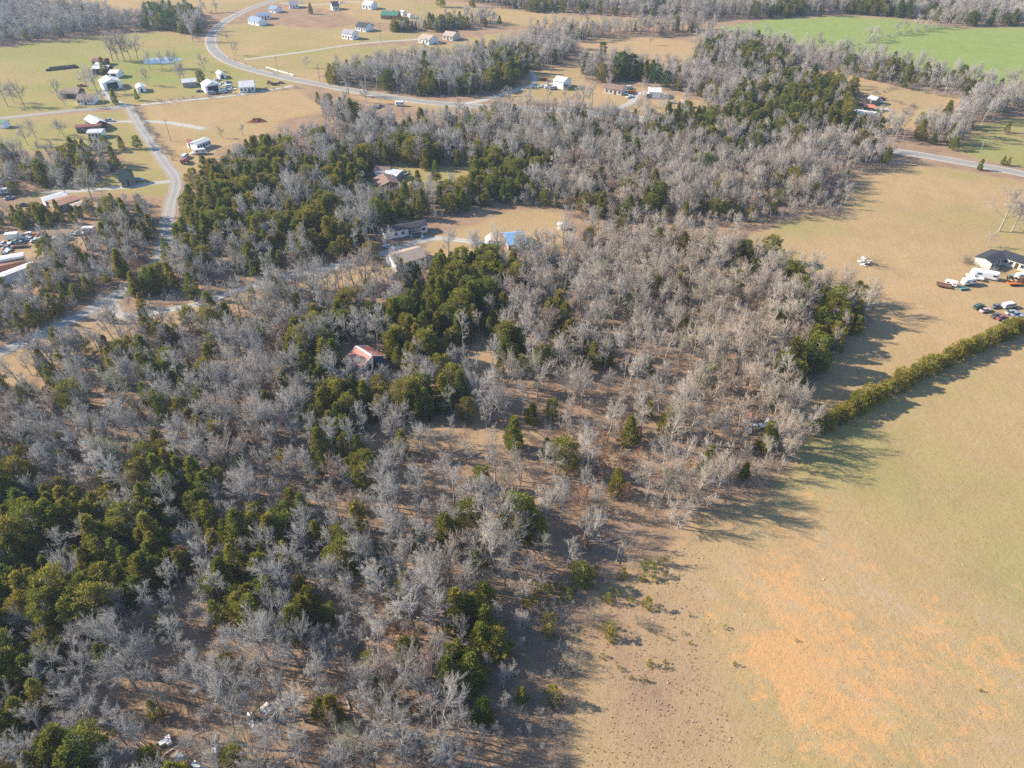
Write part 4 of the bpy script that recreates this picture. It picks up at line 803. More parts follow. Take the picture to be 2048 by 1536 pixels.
def appliance(px, rz, tilt, label, w=.75, h=1.6):
    xy = P(*px); root = empty('appliance', xy, rz); tag(root, label, 'appliance', 'appliances dumped in the woods')
    b = MB().box(-w / 2, w / 2, -.35, .35, 0, h).build('cabinet', M['white'], root); d = MB().box(-w / 2 + .04, w / 2 - .04, -.4, -.36, .08, h - .08).build('door', M['trim'], root)
    hd = MB().box(w / 2 - .16, w / 2 - .11, -.45, -.405, h * .4, h * .75).build('handle', M['black'], d)
    for o in (b, d): o.rotation_euler = (tilt, 0, 0); o.location = (0, 0, .36 if abs(tilt) > 1 else 0)
for a in [((336, 1475), .6, 1.5, 'white appliance on its back by the bottom woods clearing, uppermost of the pair'), ((318, 1492), 2.0, 1.45, 'white appliance lying lower left of the clearing pair'), ((352, 1512), 1.2, 1.5, 'grey white appliance in brush above the bottom edge'), ((388, 1528), .9, 1.5, 'white appliance with dark hole lying at the bottom edge'),
          ((313, 1524), .4, 1.4, 'bluish appliance tipped over at the bottom left brush'), ((503, 1437), .2, 0, 'tall white appliance standing upright beside pale branches'), ((498, 1445), 1.0, 1.5, 'low white box next to the upright appliance'), ((430, 1492), .3, 1.5, 'dark white box alone on the bare clearing floor'), ((868, 1192), .5, 1.5, 'white box on the woods floor near the middle cedars')]:
    appliance(*a)
pole_xy = [(1640, 272), (1800, 297), (1952, 325), (1170, 222), (1345, 240), (342, 282), (700, 176), (557, 149), (640, 164), (470, 120), (1102, 152), (762, 84)]
where = ['by the highway where it leaves the cedar grove', 'on the highway verge above the wide pasture', 'at the right end of the highway', 'by the highway below the plot house', 'in the cedars beside the highway', 'beside the county road near the angled mobile home', 'at the highway wood edge', 'at the white rail fence', 'at the lane junction of the highway', 'in the highway bend', 'behind the metal barn', 'at the end of the field belt']
for px, wv in zip(pole_xy, where):
    xy = P(*px); root = empty('utility_pole', xy, random.uniform(-.4, .4)); tag(root, 'wooden utility pole ' + wv, 'utility pole', 'utility poles')
    MB().tube((0, 0, 0), (0, 0, 10.5), .16, .11, 8).build('post', M['pole'], root); MB().box(-1.2, 1.2, -.08, .08, 9.6, 9.75).build('crossarm', M['pole'], root)
    for x in (-1.05, -.4, .4, 1.05): MB().tube((x, 0, 9.76), (x, 0, 9.95), .06, .04, 6).build('insulator', M['trim'], root)
# ------------------------------------------------------------------ tree makers
UP = np.array([0, 0, 1.0])
def norm(v): return v / np.maximum(np.linalg.norm(v, axis=-1, keepdims=True), 1e-9)
def curve_at(C, t):
    p0, d, L, c = C; t = t[:, None]
    return p0 + d * (L[:, None] * t) + UP * (c * L)[:, None] * t * t
def tang_at(C, t):
    p0, d, L, c = C
    return norm(d + UP * (2 * c * t)[:, None])
def spawn(C, n, tmin, tmax, amin, amax, lf0, lf1, g, cmin=.0, cmax=.25, flat=0.0):
    """n children on every parent curve"""
    N = len(C[2]); idx = np.repeat(np.arange(N), n)
    t = tmin + (tmax - tmin) * (np.tile((np.arange(n) + .5) / n, N) + g.uniform(-.4, .4, N * n) / n)
    par = tuple(a[idx] for a in C); p = curve_at(par, t); tg = tang_at(par, t)
    q = norm(np.cross(tg, norm(g.normal(size=(N * n, 3))))); q[:, 2] *= 1 - flat; q = norm(q)
    a = g.uniform(amin, amax, N * n)
    d = norm(tg * np.cos(a)[:, None] + q * np.sin(a)[:, None])
    low = d[:, 2] < -.15; d[low, 2] *= -.4; d = norm(d)
    L = par[2] * g.uniform(lf0, lf1, N * n) * (1.15 - .45 * t)
    return (p, d, L, g.uniform(cmin, cmax, N * n)), idx, t
def tubes(C, r0, r1, k, s, g, wob=0.0):
    p0, d, L, c = C; N = len(L)
    ref = norm(g.normal(size=(N, 3))); u = norm(np.cross(d, ref)); w = np.cross(d, u)
    an = 2 * math.pi * np.arange(s) / s; rings = []
    for j in range(k + 1):
        t = np.full(N, j / k); p = curve_at(C, t)
        if wob and 0 < j < k: p = p + u * (g.normal(size=N) * wob * L)[:, None] + w * (g.normal(size=N) * wob * L)[:, None]
        r = r0 + (r1 - r0) * (j / k)
        ring = p[:, None, :] + r[:, None, None] * (u[:, None, :] * np.cos(an)[None, :, None] + w[:, None, :] * np.sin(an)[None, :, None])
        rings.append(ring)
    V = np.stack(rings, 1).reshape(-1, 3)          # N, k+1, s
    base = (np.arange(N) * (k + 1) * s)[:, None, None]; j = (np.arange(k) * s)[None, :, None]; i = np.arange(s)[None, None, :]; i2 = (np.arange(s) + 1)[None, None, :] % s
    F = np.stack([base + j + i, base + j + i2, base + j + s + i2, base + j + s + i], -1).reshape(-1, 4)
    return V, F
def spikes(C, r, g):
    p0, d, L, c = C; N = len(L)
    ref = norm(g.normal(size=(N, 3))); u = norm(np.cross(d, ref)); w = np.cross(d, u)
    an = 2 * math.pi * np.arange(3) / 3
    ring = p0[:, None, :] + r[:, None, None] * (u[:, None, :] * np.cos(an)[None, :, None] + w[:, None, :] * np.sin(an)[None, :, None])
    tip = curve_at(C, np.ones(N))[:, None, :]
    V = np.concatenate([ring, tip], 1).reshape(-1, 3); b = (np.arange(N) * 4)[:, None]
    F = np.concatenate([b + np.array([[0, 1, 3]]), b + np.array([[1, 2, 3]]), b + np.array([[2, 0, 3]])], 0)
    return V, F
def pack(parts, name, mat, smooth=False):
    Vs, F3, F4, o = [], [], [], 0
    for V, F in parts:
        Vs.append(V); (F3 if F.shape[1] == 3 else F4).append(F + o); o += len(V)
    Fs = ([np.concatenate(F4)] if F4 else []) + ([np.concatenate(F3)] if F3 else [])
    return np_mesh(name, np.concatenate(Vs), Fs, mat, smooth)
def one(p, d, L, c): return (np.array([p], float), norm(np.array([d], float)), np.array([L], float), np.array([c], float))

def hardwood(seed, H, style):
    g = np.random.default_rng(seed)
    st = dict(oak=(.42, 4, 7, .46, .36, 1.0), slim=(.62, 3, 6, .36, .22, .8), vase=(.36, 5, 4, .58, .26, 1.0), crooked=(.45, 4, 6, .5, .36, .8), sapling=(.5, 3, 5, .48, .26, .65))[style]
    tl, nl, ns, ll, sl, tw = st
    tl *= g.uniform(.92, 1.08)
    lean = g.normal(size=2) * (.09 if style == 'crooked' else .04)
    r = H * (.0138 if style != 'slim' else .0115) * g.uniform(.9, 1.2)
    trunk = one((0, 0, -.3), (lean[0], lean[1], 1), H * tl + .3, 0.0)
    tr_parts = [tubes(trunk, np.array([r]), np.array([r * .72]), 5, 8, g, .008)]
    lead, _, lt = spawn(trunk, nl, .82, .99, .16, .55, ll / tl * .78, ll / tl * 1.02, g, .0, .12)
    rl = np.full(nl, r * .52) * g.uniform(.8, 1.1, nl)
    wb = .05 if style == 'crooked' else .022
    tr_parts.append(tubes(lead, rl, rl * .28, 5, 6, g, wb))
    side, _, s_t = spawn(trunk, ns, .45, .98, .75, 1.25, sl / tl * .6, sl / tl * 1.0, g, .05, .28)
    rs = np.full(ns, r * .30) * g.uniform(.7, 1.1, ns)
    tr_parts.append(tubes(side, rs, rs * .3, 4, 5, g, wb))
    cr = []
    par = tuple(np.concatenate([a, b]) for a, b in zip(lead, side)); rp = np.concatenate([rl, rs])
    n2 = 6 if style != 'sapling' else 5
    b2, i2, t2 = spawn(par, n2, .2, .98, .32, .8, .36, .62, g, .02, .2)
    r2 = np.maximum(rp[i2] * .46 * (1.1 - .6 * t2), .024); cr.append(tubes(b2, r2, r2 * .4, 3, 4, g, .03))
    n3 = 5
    b3, i3, t3 = spawn(b2, n3, .15, 1.0, .28, .75, .42, .72, g, .0, .2)
    r3 = np.maximum(r2[i3] * .48, .0145); cr.append(tubes(b3, r3, r3 * .5, 2, 3, g, .03))
    n4 = int(round(6 * tw))
    b4, i4, t4 = spawn(b3, n4, .1, 1.0, .22, .62, .55, 1.0, g, .0, .18)
    b4 = (b4[0], b4[1], np.clip(b4[2], .5, 1.7), b4[3]); cr.append(spikes(b4, np.full(len(b4[2]), (.0095 * H / 13)), g))
    b5, i5, t5 = spawn(b4, 1, .2, .7, .25, .7, .5, .8, g)
    cr.append(spikes(b5, np.full(len(b5[2]), (.0078 * H / 13)), g))
    bark = M['pale_bark'] if style == 'crooked' else M['bark']
    return pack(tr_parts, 'trunk', bark, True), pack(cr, 'crown', M['twig'])

def sprays(Cn, D, L, W, g):
    """pointed little foliage blades"""
    N = len(L); s = norm(np.cross(D, norm(g.normal(size=(N, 3)))))
    a = Cn; b = Cn + D * (L * .5)[:, None] + s * W[:, None]; c = Cn + D * L[:, None]; d = Cn + D * (L * .5)[:, None] - s * W[:, None]
    V = np.stack([a, b, c, d], 1).reshape(-1, 3)
    return V, np.arange(N * 4).reshape(N, 4)
def conifer(seed, H, Rm, shape, n_cl, n_sp, mat, base=.06, spray=.34):
    g = np.random.default_rng(seed)
    trunk = one((0, 0, -.3), (g.normal() * .02, g.normal() * .02, 1), H * .95 + .3, 0)
    r = H * .016
    # clump centres through the crown
    t = base + (1 - base) * g.power(1.35 if shape == 'cone' else 1.1, n_cl) * .0 + (1 - base) * g.uniform(0, 1, n_cl) ** (1.25 if shape == 'cone' else 1.0)
    if shape == 'cone': prof = (1 - t) ** .72 * np.minimum(1, .45 + t * 3)
    elif shape == 'egg': prof = np.sqrt(np.maximum(0, 1 - ((t - .38) / .64) ** 2))
    else: prof = np.sqrt(np.maximum(0, 1 - ((t - .62) / .42) ** 2))
    az = g.uniform(0, 2 * math.pi, n_cl)
    lump = 1 + .30 * np.sin(2 * az + g.uniform(0, 6)) * np.sin(6 * t + g.uniform(0, 6)) + .10 * g.normal(size=n_cl) + .20 * np.sin(3 * az + 7 * t + g.uniform(0, 6))
    rad = Rm * prof * lump * np.sqrt(g.uniform(.32, 1.0, n_cl))
    C = np.column_stack([rad * np.cos(az), rad * np.sin(az), t * H])
    tr = [tubes(trunk, np.array([r]), np.array([r * .2]), 4, 7, g, .005)]
    nb = n_cl // 2
    bs = np.column_stack([np.zeros(nb), np.zeros(nb), np.maximum(.1, C[:nb, 2] - rad[:nb] * .25)]); dv = C[:nb] - bs; L = np.linalg.norm(dv, axis=1) + .01
    br = (bs, norm(dv), L, np.zeros(nb)); tr.append(tubes(br, np.full(nb, r * .22), np.full(nb, r * .07), 1, 3, g))
    # sprays
    N = n_cl * n_sp; idx = np.repeat(np.arange(n_cl), n_sp)
    csz = (Rm * .21) * g.uniform(.7, 1.3, n_cl)
    off = norm(g.normal(size=(N, 3))) * (g.uniform(0, 1, N) ** .45)[:, None]; off[:, 2] *= .8
    Cc = C[idx] + off * csz[idx][:, None]; Cc[:, 2] = np.maximum(Cc[:, 2], .05)
    out = norm(np.column_stack([np.cos(az), np.sin(az), np.full(n_cl, .35)]))[idx]
    D = norm(out * .9 + off * .8 + UP * .4 + g.normal(size=(N, 3)) * .4)
    L = spray * (g.uniform(.5, 1.3, N) + .7 * (g.uniform(size=N) < .12)) * (H / 8) ** .4; W = L * g.uniform(.16, .27, N)
    return pack(tr, 'trunk', M['bark'], True), pack([sprays(Cc, D, L, W, g)], 'crown', mat)
def bush(seed, H, mat, ns=14):
    g = np.random.default_rng(seed)
    az = g.uniform(0, 2 * math.pi, ns); e = g.uniform(.5, 1.5, ns)
    st = (np.column_stack([.25 * np.cos(az), .25 * np.sin(az), np.zeros(ns) - .05]), norm(np.column_stack([np.cos(az) * np.cos(e), np.sin(az) * np.cos(e), np.sin(e)])), H * g.uniform(.6, 1.05, ns), np.full(ns, -.05))
    r = np.full(ns, .022 * H / 2.5)
    b2, i2, t2 = spawn(st, 6, .2, 1, .3, .8, .35, .6, g); b3, _, _ = spawn(b2, 5, .15, 1, .3, .9, .45, .8, g)
    return pack([tubes(st, r, r * .4, 3, 4, g, .03)], 'stem', M['brush']), pack([tubes(b2, r[i2] * .5, r[i2] * .2, 1, 3, g), spikes(b3, np.full(len(b3[2]), .012), g)], 'crown', mat)
def leafy(seed, H):
    """small oak still holding its brown leaves"""
    g = np.random.default_rng(seed); tm, cm = conifer(seed, H, H * .30, 'egg', 90, 22, M['brown_leaf'], .18, .30)
    return tm, cm

HW = [hardwood(101, 13.5, 'oak'), hardwood(102, 14.5, 'slim'), hardwood(103, 13.0, 'vase'), hardwood(104, 12.0, 'crooked'), hardwood(105, 14.0, 'oak'), hardwood(106, 13.5, 'slim'), hardwood(107, 12.5, 'vase'), hardwood(108, 8.5, 'sapling'), hardwood(109, 15.0, 'oak'), hardwood(110, 9.0, 'sapling'), hardwood(111, 14.0, 'slim'), hardwood(112, 13.0, 'crooked'), hardwood(113, 12.0, 'vase'), hardwood(114, 7.5, 'sapling')]
HW_H = [13.5, 14.5, 13, 12, 14, 13.5, 12.5, 8.5, 15, 9, 14, 13, 12, 7.5]
HW_W = ['broad crowned', 'slender straight', 'many stemmed', 'crooked pale', 'round crowned', 'thin tall stemmed', 'vase shaped', 'young', 'big limbed', 'small', 'slim topped', 'twisted pale', 'fan shaped', 'low thin']
CE = [conifer(201, 8.5, 2.3, 'cone', 170, 34, M['cedar']), conifer(202, 8.0, 2.5, 'cone', 170, 34, M['cedar']), conifer(203, 9.5, 2.4, 'cone', 190, 34, M['cedar']), conifer(204, 7.0, 2.2, 'egg', 150, 34, M['cedar'], .02), conifer(205, 8.0, 2.0, 'cone', 125, 32, M['cedar'], .12), conifer(206, 9.0, 2.9, 'egg', 200, 34, M['cedar'], .1)]
CE_H = [8.5, 8.0, 9.5, 7, 8, 9]
CE_W = ['pointed', 'wide pointed', 'tall pointed', 'bushy', 'thin pointed', 'large rounded']
PI = [conifer(301, 14, 3.6, 'top', 120, 30, M['pine'], .25, .55), conifer(302, 13, 3.2, 'egg', 120, 30, M['pine'], .15, .5)]
HE = [conifer(401, 4.6, 2.1, 'egg', 130, 26, M['hedge'], .0, .36), conifer(402, 5.0, 1.9, 'cone', 120, 26, M['hedge'], .0, .36), conifer(403, 4.4, 2.2, 'egg', 130, 26, M['hedge'], .0, .36)]
SE = [conifer(411, 1.5, .8, 'egg', 40, 20, M['cedar'], .0, .26), conifer(412, 1.8, .75, 'cone', 40, 20, M['hedge'], .0, .26)]
BU = [bush(501, 2.6, M['brush']), bush(502, 2.0, M['brush'], 18), bush(503, 3.2, M['brush'], 12)]
LE = [leafy(601, 7.0), leafy(602, 6.0)]

# ------------------------------------------------------------------ where they grow
road_lines = [(l, w) for l, w, k in ROADW.values()]
field_polys = [v[0] for v in FIELDW.values()]
def open_ground(xy, margin_road=1.8, margin_field=.8, pads=True):
    ok = np.ones(len(xy), bool)
    for l, w in road_lines: ok &= line_dist(xy, l) > w / 2 + margin_road
    for p in field_polys: ok &= poly_sdf(xy, p) > -margin_field
    if pads:
        bx_, by_ = P(733, 712)
        ok &= ~((np.abs(xy[:, 0] - bx_) < 6) & (xy[:, 1] < by_ + 2) & (xy[:, 1] > by_ - 12))
        for x, y, r_ in PADS: ok &= np.hypot(xy[:, 0] - x, xy[:, 1] - y) > r_ * .95 + .8
        # keep the view onto roofs as open as it is: nothing tall right in front of a building
        for x, y, r_ in [q for q in PADS if q[2] > 4]: ok &= ~((np.abs(xy[:, 0] - x * (xy[:, 1] / y)) < r_ * .55) & (xy[:, 1] < y) & (xy[:, 1] > y - r_ * 1.1 - 5))
    return ok
def jitter(poly, spacing, seed):
    g = np.random.default_rng(seed); lo, hi = poly.min(0), poly.max(0)
    xs = np.arange(lo[0], hi[0], spacing); ys = np.arange(lo[1], hi[1], spacing)
    X, Y = np.meshgrid(xs, ys); p = np.stack([X.ravel(), Y.ravel()], 1); p[:, 0] += (np.round((p[:, 1] - lo[1]) / spacing) % 2) * spacing * .5
    p += g.uniform(-.5, .5, p.shape) * spacing * .95
    return p
def cedar_strength(px):
    s = np.zeros(len(px))
    for cx, cy_, r_, a in CEDARS:
        q = ((px[:, 0] - cx) ** 2 + ((px[:, 1] - cy_) * 1.15) ** 2) / (r_ * r_); s = np.maximum(s, a * np.exp(-q * .8))
    return s
hw_xy, hw_h, ce_xy, ce_h, le_xy, bu_xy, bu_s = [], [], [], [], [], [], []
for k, (poly_px, dens, cshare, hf) in enumerate(WOODS):
    poly = PP(poly_px); g = np.random.default_rng(700 + k)
    p = jitter(poly, 10 / math.sqrt(dens), 800 + k); p = p[poly_sdf(p, poly) < 0]; px = to_px(p)
    vis = (px[:, 0] > -140) & (px[:, 0] < 2190) & (px[:, 1] > -48) & (px[:, 1] < 1760); p = p[vis]; px = px[vis]
    keep = open_ground(p); p = p[keep]; px = px[keep]
    f = np.ones(len(p))
    for cx, cy_, r_, fac in THIN: f *= 1 - (1 - fac) * np.exp(-((px[:, 0] - cx) ** 2 + (px[:, 1] - cy_) ** 2) / (r_ * r_))
    keep = g.uniform(size=len(p)) < f; p = p[keep]; px = px[keep]
    s = cedar_strength(px - np.column_stack([np.zeros(len(p)), np.array([3.6 * scale_at(q) * .8 for q in p]) if len(p) else np.zeros(0)]))
    left = np.clip((1100 - px[:, 0]) / 700, 0, 1) * (px[:, 1] > 600)
    isc = g.uniform(size=len(p)) < 1.25 * np.maximum(s, cshare * (.7 + .9 * left) * (.2 + 1.6 * vnoise(p, 18, 77)))
    hn = vnoise(p, 14, 33)
    edge = np.clip(-poly_sdf(p, poly) / 10, .55, 1) if k == 1 else np.where((px[:, 1] > 1150) & (px[:, 0] > 850), np.clip(-poly_sdf(p, poly) / 18, .3, 1), 1) if k == 0 else 1
    hw_xy.append(p[~isc]); hw_h.append((hf * (.70 + .45 * hn) * g.uniform(.68, 1.25, len(p)) * edge)[~isc])
    ce_xy.append(p[isc]); ce_h.append((hf * g.uniform(.62, 1.2, len(p)) * (1 + .18 * np.clip(s, 0, 1)))[isc])
    # thickets: extra cedars between
    p2 = jitter(poly, 3.3, 900 + k); p2 = p2[poly_sdf(p2, poly) < 0]; px2 = to_px(p2)
    s2 = cedar_strength(px2 - np.column_stack([np.zeros(len(p2)), 3.6 * .8 * FPX / (p2[:, 1] * CP + CAM_H * SP)])); ok = (s2 > .36) & (g.uniform(size=len(p2)) < s2 * .62) & (px2[:, 0] > -100) & (px2[:, 0] < 2150) & (px2[:, 1] > -30) & (px2[:, 1] < 1700)
    p2 = p2[ok]
    if len(p2): p2 = p2[open_ground(p2)]
    ce_xy.append(p2); ce_h.append(hf * g.uniform(.45, 1.05, len(p2)))
    # undergrowth
    p3 = jitter(poly, 3.3 if k < 3 else 5.0, 950 + k); p3 = p3[poly_sdf(p3, poly) < .5]; px3 = to_px(p3)
    ok = (px3[:, 0] > -60) & (px3[:, 0] < 2110) & (px3[:, 1] > -20) & (px3[:, 1] < 1640) & (g.uniform(size=len(p3)) < .25 + .75 * vnoise(p3, 16, 55)); p3 = p3[ok]
    p3 = p3[open_ground(p3, .8, .2)]
    lf = (vnoise(p3, 22, 91) > .66) & (g.uniform(size=len(p3)) < .22); le_xy.append(p3[lf]); p3 = p3[~lf]
    bu_xy.append(p3); bu_s.append(g.uniform(.45, 1.1, len(p3)))
hw_xy = np.concatenate(hw_xy); hw_h = np.concatenate(hw_h); ce_xy = np.concatenate(ce_xy); ce_h = np.concatenate(ce_h); le_xy = np.concatenate(le_xy)
# shrub lines along fences and hedges
def along(px_line, step, seed, wob=1.0):
    l = smooth_line(px_line, 6); seg = np.hypot(*np.diff(l, axis=0).T); s = np.concatenate([[0], np.cumsum(seg)]); g = np.random.default_rng(seed)
    t = np.arange(0, s[-1], step) + g.uniform(-.3, .3, len(np.arange(0, s[-1], step))) * step
    return np.stack([np.interp(t, s, l[:, 0]), np.interp(t, s, l[:, 1])], 1) + g.normal(size=(len(t), 2)) * wob
for ln, st_, sc in [([(1655, 107), (1700, 95), (1735, 86)], 3.0, .6), ([(1735, 86), (1800, 70), (1870, 57), (1910, 52)], 5, 1.3), ([(1737, 190), (1770, 181), (1803, 174)], 2.5, .8), ([(1778, 200), (1800, 206), (1826, 212)], 4, .8), ([(1826, 212), (1812, 222), (1798, 232)], 2.5, .9),
                    ([(288, 207), (400, 196), (512, 186), (585, 175)], 4.5, .8), ([(268, 218), (290, 250), (318, 290), (342, 320)], 3.2, .9), ([(2010, 268), (2048, 272)], 4, 1.2), ([(1140, 1290), (1130, 1400), (1120, 1500), (1115, 1560)], 1.6, .9), ([(1190, 1200), (1150, 1270), (1135, 1330)], 1.8, .9), ([(1330, 1108), (1250, 1145), (1195, 1190)], 2.6, .7),
                    ([(1600, 130), (1720, 155), (1850, 185), (1940, 200)], 3, 1.2), ([(1700, 352), (1760, 340), (1800, 330)], 3, 1.1), ([(1690, 434), (1600, 437), (1520, 458)], 3, .9), ([(1640, 730), (1600, 790), (1578, 835)], 3, 1.0), ([(440, 112), (500, 132), (560, 150)], 7, .5), ([(1960, 538), (1940, 530), (1925, 520)], 3, 1.2), ([(1985, 545), (2000, 548)], 3, 1.3), ([(1625, 872), (1760, 800), (1900, 727), (2048, 660)], 9, .9)]:
    q = along(ln, st_, int(ln[0][0] + ln[0][1])); bu_xy.append(q); bu_s.append(np.random.default_rng(3).uniform(.6, 1.2, len(q)) * sc)
bu_xy = np.concatenate(bu_xy); bu_s = np.concatenate(bu_s)

# single trees that stand alone in the photograph (base coordinate, height m, where)
LONE = [((16, 213), 13, 'leftmost of three by the side road'), ((49, 213), 13, 'nearest the side road at the far left'), ((28, 205), 11, 'behind two others by the side road at the far left'), ((117, 197), 10, 'in front of the dark timber cottage'), ((132, 213), 8, 'at the side road below the timber cottage'), ((172, 215), 8, 'at the side road below the long bungalow'), ((188, 212), 6, 'between two others below the long bungalow'),
        ((176, 180), 12, 'behind the long bungalow'), ((195, 187), 14, 'beside the farm lane below the white barn'), ((209, 210), 9, 'at the bungalow corner near the road junction'), ((226, 123), 15, 'leftmost of the row behind the pole barn'), ((237, 121), 15, 'second of the row behind the pole barn'), ((249, 121), 16, 'third of the row behind the pole barn'), ((262, 120), 15, 'fourth of the row behind the pole barn'), ((276, 119), 14, 'fifth of the row, left of the pond'),
        ((300, 139), 12, 'below the left end of the pond'), ((325, 137), 11, 'below the middle of the pond'), ((342, 137), 11, 'below the right half of the pond'), ((352, 136), 10, 'below the right end of the pond'), ((297, 170), 10, 'above the small white gabled shed'), ((410, 142), 11, 'on the grass above the workshop'), ((386, 83), 15, 'at the wood corner by the highway bend'), ((472, 111), 9, 'inside the highway bend'), ((455, 83), 6, 'small one inside the highway bend'), ((250, 187), 5, 'by the gravel yard of the white barn'),
        ((362, 165), 12, 'behind the long silver shed'), ((370, 160), 10, 'over the silver shed roof'), ((445, 276), 6, 'left on the grass behind the angled mobile home'), ((485, 271), 6, 'right on the grass behind the angled mobile home'), ((612, 136), 8, 'alone in the bend field'), ((1998, 463), 17, 'left of the two by the ranch building'), ((2023, 463), 13, 'right of the two by the ranch building'), ((1974, 494), 6, 'low one behind the ranch wing'),
        ((698, 190), 15, 'tall one standing on the highway verge'), ((733, 206), 12, 'on the verge above the parked maroon car'), ((780, 500), 9, 'between the mobile home and the white pickup'), ((732, 572), 15, 'wide one below the cottage'), ((800, 573), 13, 'below the cottage toward the cedars'), ((634, 612), 15, 'wide one below the woodland drive'), ((896, 515), 12, 'in the meadow gap before the cedar clump'), ((958, 520), 11, 'thin one below the hoop frame'), ((996, 527), 13, 'dark one below the hoop frame'),
        ((128, 273), 9, 'in the clump left of the mobile homes'), ((120, 268), 8, 'behind the clump left of the mobile homes'), ((55, 290), 11, 'on the green yard at the far left'), ((72, 276), 9, 'in the western yard by the pale shed'), ((185, 402), 14, 'over the rusty trailer house'), ((133, 396), 12, 'at the end of the white roofed mobile home'), ((1218, 180), 10, 'left of the plot house'), ((1290, 186), 9, 'left of the garage'), ((1370, 212), 10, 'over the yellow hut'), ((1282, 226), 11, 'in the plot above the highway'), ((1325, 228), 10, 'right one in the plot above the highway'),
        ((1300, 90), 7, 'round one alone on the knoll field'), ((1735, 86), 10, 'on the line between the green fields'), ((1790, 70), 11, 'on the upper line between the green fields'), ((1755, 80), 9, 'second on the line between the green fields'), ((1808, 67), 11, 'third on the line between the green fields'), ((1832, 62), 12, 'fourth on the line between the green fields'), ((1858, 57), 12, 'fifth on the line between the green fields'), ((1882, 54), 12, 'last on the line between the green fields'), ((1745, 84), 10, 'twin on the lower line between the green fields')]
LONE_C = [((211, 149), 10, 'beside the white equipment shed'), ((232, 208), 8, 'at the farm lane junction'), ((276, 201), 6, 'on the pasture right of the junction'), ((245, 297), 6, 'left of the county road'), ((277, 297), 6, 'against the county road'), ((160, 309), 7, 'first of the yard cedar row'), ((172, 309), 7, 'second of the yard cedar row'), ((190, 305), 7, 'third of the yard cedar row'), ((200, 305), 6, 'fourth of the yard cedar row'), ((215, 301), 7, 'last of the yard cedar row'),
          ((837, 383), 9, 'right of the pair on the house lawn'), ((827, 381), 6, 'left of the pair on the house lawn'), ((872, 364), 9, 'alone on the house lawn'), ((426, 641), 10, 'beside the woodland drive clearing'), ((404, 165), 7, 'behind the workshop'), ((1958, 340), 5, 'at the highway below the roadside meadow'), ((2004, 330), 4, 'first of two on the roadside meadow'), ((2014, 332), 4, 'second of two on the roadside meadow'), ((2012, 265), 5, 'at the top of the roadside meadow'), ((882, 14), 11, 'alone in the north field'), ((945, 14), 11, 'at the wood corner of the north field'), ((622, 28), 8, 'by the dormer house'), ((1010, 725), 11, 'big one at the clearing right of the barn')]
LONE_P = [((1240, 158), 15, 'left of the two tall ones behind the plot house'), ((1262, 158), 14, 'right of the two tall ones behind the plot house'), ((1310, 172), 12, 'behind the garage'), ((1330, 178), 10, 'right of the garage'), ((305, 48), 15, 'first of three above the west pasture'), ((326, 52), 14, 'second of three above the west pasture'), ((342, 62), 14, 'third of three above the west pasture'), ((1205, 118), 10, 'at the knoll field corner'), ((1290, 25), 14, 'in the top woods left'), ((1765, 30), 15, 'in the top woods right')]

def put_tree(name, parts, xy, rz, s, label, cat, group, tilt=(0, 0), wide=1.0):
    root = empty(name, xy, rz, s); root.scale = (s * wide, s * wide, s); root.rotation_euler = (tilt[0], tilt[1], rz); tag(root, label, cat, group)
    link(parts[0].name.split('.')[0], parts[0], root); link('crown', parts[1], root)
    return root
ORD = ['nearest', 'second nearest', 'third nearest', 'fourth nearest', 'fifth nearest', 'sixth nearest', 'seventh nearest', 'eighth nearest', 'ninth nearest', 'tenth nearest'] + [w + ' nearest' for w in 'eleventh twelfth thirteenth fourteenth fifteenth sixteenth seventeenth eighteenth nineteenth twentieth'.split()] + ['twenty-' + w + ' nearest' for w in 'first second third fourth fifth sixth seventh eighth ninth'.split()] + [str(i) + 'th nearest' for i in range(30, 80)]
MARKS = [((735, 720), 'the red roofed barn'), ((1600, 865), 'the woods end of the hedgerow'), ((1215, 1160), 'the fallen pale trunk'), ((1105, 1395), 'the round cedar on the lower wood edge'), ((330, 1480), 'the dumped white appliances'), ((505, 1440), 'the upright white appliance'), ((870, 1195), 'the white box on the woods floor'), ((1440, 985), 'the wood corner with long shadows'),
         ((0, 1530), 'the bottom left corner of the photo'), ((0, 1250), 'the left edge, low in the photo'), ((0, 1000), 'the left edge, midway down the photo'), ((680, 1530), 'the bottom edge left of centre'), ((900, 1530), 'the bottom edge below centre'), ((1040, 1536), 'the bottom edge by the pasture'), ((200, 1340), 'the lower left woods middle'), ((220, 1130), 'the dark cedar thicket at left'), ((450, 1230), 'the woods left of bottom centre'), ((450, 1020), 'the woods right of the dark thicket'), ((640, 1200), 'the dark cedars at lower centre'), ((640, 1010), 'the woods below the twin cedars'),
         ((740, 915), 'the big twin cedars below the barn'), ((910, 1050), 'the big round cedar at centre'), ((1050, 1000), 'the lone cedar in the open stand'), ((800, 1330), 'the woods above bottom centre'), ((960, 1290), 'the shaded brush at the pasture corner'), ((1150, 1010), 'the open stand at centre'), ((1230, 880), 'the tall trunks right of centre'), ((200, 860), 'the upper left slope'), ((400, 850), 'the woods left of the barn cedars'), ((960, 870), 'the tan glade'), ((1380, 830), 'the woods near the pasture corner cars'), ((1090, 1160), 'the wood edge above the seedlings'), ((80, 1420), 'the olive cedars at lower left')]
